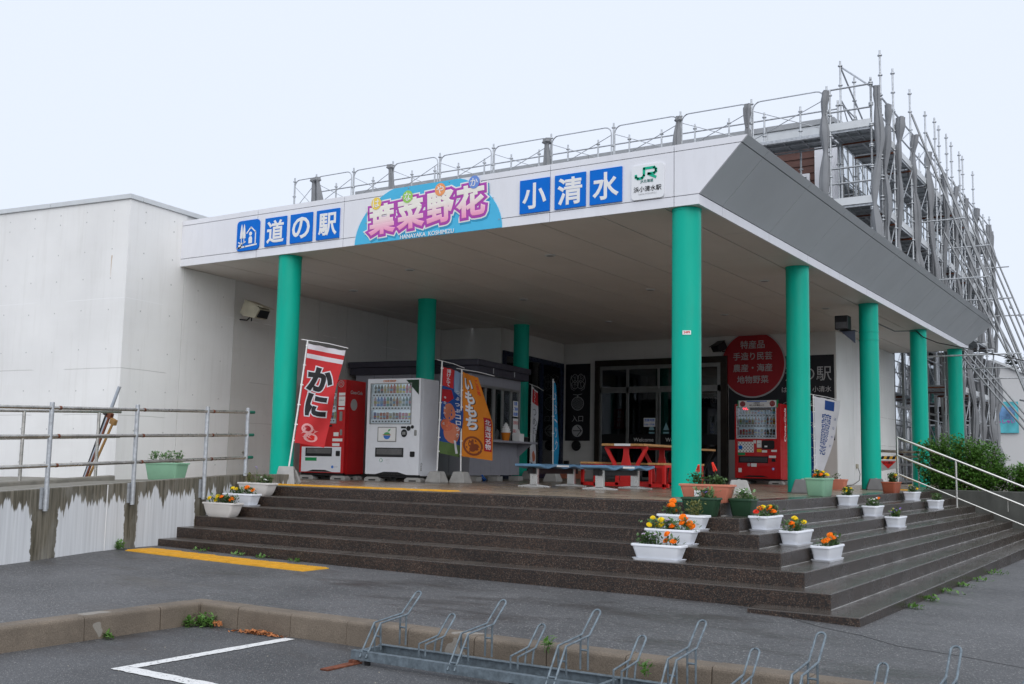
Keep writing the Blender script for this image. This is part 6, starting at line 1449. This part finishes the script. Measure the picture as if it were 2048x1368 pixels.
for a, b in zip(sy[1:-1], sy[2:]):
    for z in levels:
        if z < 5 and a < 19.9: continue
        if a < 19 and z < 6: continue
        deck(XI, XO, a, b, z)
        sc('toe_board', MB().box(XO - .01, XO + .012, a, b, z, z + .16), m_cap, False)
        tube('ledger', (XO, a, z + .95), (XO, b, z + .95)); tube('ledger', (XO, a, z + .48), (XO, b, z + .48))
        tube('ledger', (XI, a, z + .95), (XI, b, z + .95), .017)
        tube('brace', (XO + .03, a, z + .1), (XO + .03, b, z + 1.7 if z < 7.5 else z + 1.0), .014)
        tube('transom', (XI, a, z - .06), (XO, a, z - .06), .024, m_rust if int(a * 7 + z) % 3 else m_steel)
        tube('brace', (XI + .02, b, z + .1), (XI + .02, a, z + 1.0), .014)
        tube('transom', (XI, b - .1, z - .09), (XO, b - .1, z - .09), .02, m_rust if int(b * 3) % 2 else m_steel)
    tube('brace', (XO - .03, a, 4.6), (XO - .03, b, 6.1), .014)
tube('handrail', (XI, 13.46, 9.82), (XO, 12.6, 8.9)); tube('handrail', (XO, 12.6, 8.95), (XO, 14.65, 8.9)); tube('handrail', (XI, 13.46, 9.0), (XI, 16.5, 8.4)); tube('handrail', (XI, 13.46, 9.8), (XI + .1, 16.5, 8.4))
for a, b in zip(sy[2:-1], sy[3:]): tube('handrail', (XO, a, 8.95), (XO, b, 8.93), .017)
# raking shores
m_dst = M('weathered_steel_tube', (.20, .21, .22), .45, .6, var=.2, vs=9)
def rake(y, z1, slope, z0, x0=XO):
    for d in (0, .11): tube('raking_shore', (x0, y + d, z1), (x0 + (z1 - z0) * slope, y + d, z0), .0243, m_dst)
for y in (16.6, 18.4): rake(y, 9.45, .338, -.95 if y > 17 else -.9)
for y in (20.3, 22.1, 23.9, 25.7): rake(y, 9.0, .345, -1.0)
for y in (19.4, 21.0): rake(y, 6.9, .44, -1.0, XO + .2)
for y in (20.2, 22.0, 23.9): rake(y, 4.15, .74, -1.0)
for z in (6.6, 5.1, 3.2): 
    for y in (16.6, 20.3, 23.9): tube('tie', (XO, y, z), (XO + (9.45 - z) * .34 + .25, y, z))
for (a, b) in (((1.15, 16.8, .6), (1.2, 23.9, 3.2)), ((1.5, 16.8, .2), (1.0, 22, 3.0)), ((1.2, 16.6, 3.1), (1.6, 24, .2)), ((.7, 18.4, 2.2), (1.9, 26, 2.2)), ((.9, 20, -.5), (.8, 25, 3.0))): tube('cross_tube', a, b, .0243, m_dst)
# clamps on the rakers
for y in (16.6, 18.4, 20.3, 22.1, 23.9):
    for z in (5.1, 3.2): sc('clamp', MB().box(XO + (9.4 - z) * .341 - .04, XO + (9.4 - z) * .341 + .04, y - .03, y + .14, z - .03, z + .03), m_steel, False)
# furled mesh sheets tied to the posts
def sheet(label, x, y, z0, z1, r, seed, flare=0):
    t = thing('furled_sheet', label, 'mesh sheet', (x, y, z0), group='furled grey mesh sheets tied to the scaffolding'); rr = random.Random(seed); n = 14; m_ = 26; rings = []; cz = 0
    Hh = z1 - z0; ties = [rr.uniform(.08, .14), rr.uniform(.30, .42), rr.uniform(.58, .7), rr.uniform(.84, .9)] if Hh > 2.3 else [rr.uniform(.26, .36)]
    n = 22; m_ = 44; ph = [rr.uniform(0, 6) for _ in range(6)]; am = [rr.uniform(.6, 1.25) for _ in range(6)]
    for i in range(m_ + 1):
        f = i / m_; pin = min(abs(f - (1 - q_)) for q_ in ties); seg = sum(f < (1 - q_) for q_ in ties)
        k_ = .40 + .62 * am[seg % 6] * min(1, pin * Hh / .45) ** .7
        if flare: k_ = (.95 if f > .94 else .50 + 1.1 * max(0, .90 - f) ** .75 if f < .90 else .48) * (1 + .1 * math.sin(9 * f + ph[3]))
        if f > .97: k_ *= .8
        dx = .05 * math.sin(f * Hh * 1.3 + ph[0]) + .03 * math.sin(f * Hh * 3 + ph[4]); dy = .04 * math.sin(f * Hh * 1.6 + ph[1])
        def rf(a): return 1 + .22 * math.sin(3 * a + ph[2] + f * Hh * .7) + .13 * math.sin(7 * a + ph[3] + f * Hh * .5) + .07 * math.sin(11 * a + ph[5])
        rings.append([(dx + r * k_ * rf(a) * math.cos(a), dy + r * k_ * rf(a) * math.sin(a), f * Hh) for a in [2 * pi * j / n for j in range(n)]])
    part('cloth', MB().loft(rings), m_mesh, t, smooth=True)
    for q_ in ties[:2]: part('tie', MB().cyl(.05 * math.sin((1 - q_) * Hh * 1.3 + ph[0]) + .03 * math.sin((1 - q_) * Hh * 3 + ph[4]), .04 * math.sin((1 - q_) * Hh * 1.6 + ph[1]), (1 - q_) * Hh - .01, (1 - q_) * Hh + .01, r * .5, 12), m_mesh, t)
    return t
fs = [(-18.05, 'furled grey sheet at the left end of the roof scaffold, first of two close together'), (-17.78, 'furled grey sheet second from the left on the roof scaffold'), (-15.0, 'furled grey sheet third from the left, above the lettered square 駅'), (-9.65 + -.05, 'furled grey sheet with a bunched top above the right side of the arch sign'), (-5.96, 'furled grey sheet above the blue 清 square'), (-2.37 - 1.78, 'slim furled grey sheet above the corner end of the fascia'), (-2.37, 'long furled grey sheet on the last but one post of the front scaffold')]
for i, (x, lab) in enumerate(fs): sheet(lab, x, FY - .09, 6.9 if i < 5 else (7.0 if i == 5 else 4.9), 8.92 if i != 3 else 8.9, .10 if i != 3 else .13, 40 + i, i < 5)
ordn = ['corner', 'second', 'third', 'fourth', 'fifth', 'sixth', 'seventh', 'eighth', 'ninth', 'tenth', 'farthest']
for i, y in enumerate(sy):
    sheet('tall furled grey sheet on the %s post of the right-hand scaffold, counted from the front' % ordn[i], XO + .09, y + .06, 4.5, 8.9 - .06 * ((i * 7) % 4), .098, 60 + i, False)
for i, y in enumerate(sy[5:]):
    sheet('ground-level furled grey sheet on the %s post behind the shrubs' % ['first', 'second', 'third', 'fourth', 'fifth', 'sixth'][i], XO + .08, y + .05, -.6, 4.1, .12, 80 + i)

# ================================================================== FAR BACKGROUND
fb = thing('white_hall', 'white low-pitched building far behind the scaffold shores', 'building', (0, 45, -1))
m_hall = M('hall_cladding', (.60, .60, .60), .6, var=.03, stretch=(1, 1, 20))
part('wall', MB().prism([(-8, 0), (-8, 6.85), (-3.75, 6.75), (4.5, 2.9), (4.5, 0)], 0, 12, 'y'), m_hall, fb)
part('roof_edge', MB().add([(-3.8, -.15, 6.73), (4.7, -.15, 2.78), (4.7, 12, 2.78), (-3.8, 12, 6.73), (-3.8, -.15, 6.85), (4.7, -.15, 2.9), (4.7, 12, 2.9), (-3.8, 12, 6.85)], [(0, 1, 2, 3), (4, 5, 6, 7), (0, 1, 5, 4), (1, 2, 6, 5), (2, 3, 7, 6), (3, 0, 4, 7)]), m_cap, fb)
t = thing('hall_poster', 'turquoise and pink poster on the white hall seen through the scaffold shores', 'poster', (-3.45, 44.9, 3.0))
part('sheet', MB().box(-.75, .75, 0, .03, -.75, .75), M('turquoise_poster', (.10, .45, .52), .6, var=.25, vs=2), t); part('picture', MB().box(-.5, .6, -.01, 0, -.1, .5), M('blue_picture', (.12, .25, .45), .6, var=.5, vs=3), t)
rawpart('lettering', mapmb(textmesh('いらっしゃい', 0, -.2, 1.2, .3, .03, .012), plane_fn((0, 0, 0), (1, 0, 0), (0, 0, 1))), m_mag, t)
def tree(label, x, y, h, r, seed):
    t = thing('conifer', label, 'tree', (x, y, -1)); leaf = MB(); rr = random.Random(seed)
    for i in range(700):
        f = rr.random(); z = .15 * h + f * h * .85; rad_ = r * (1 - f) ** .8 * rr.random() ** .5; a = rr.uniform(0, 6.3); p = Vector((rad_ * math.cos(a), rad_ * math.sin(a), z)); L_ = .35
        leaf.add([p, p + Vector((L_ * math.cos(a + .5), L_ * math.sin(a + .5), -.1)), p + Vector((L_ * math.cos(a - .5), L_ * math.sin(a - .5), -.05))], [(0, 1, 2)])
    tag(part('foliage', leaf, M('far_conifer_green', (.035, .05, .04), .8), t), kind='stuff'); part('trunk', MB().cyl(0, 0, 0, h * .9, .12, 8, .03), M('twig_bark', (.07, .045, .035), .8), t)
for i, (x, h) in enumerate(((-7.3, 9.6), (-6.0, 10.0), (-4.6, 9.2), (-3.0, 8.8), (-1.4, 8.6), (.4, 8.2))): tree('dark conifer tip %s from the left above the roof of the far white hall' % ['first', 'second', 'third', 'fourth', 'fifth', 'sixth'][i], x + 1, 70, h, 1.5, 90 + i)
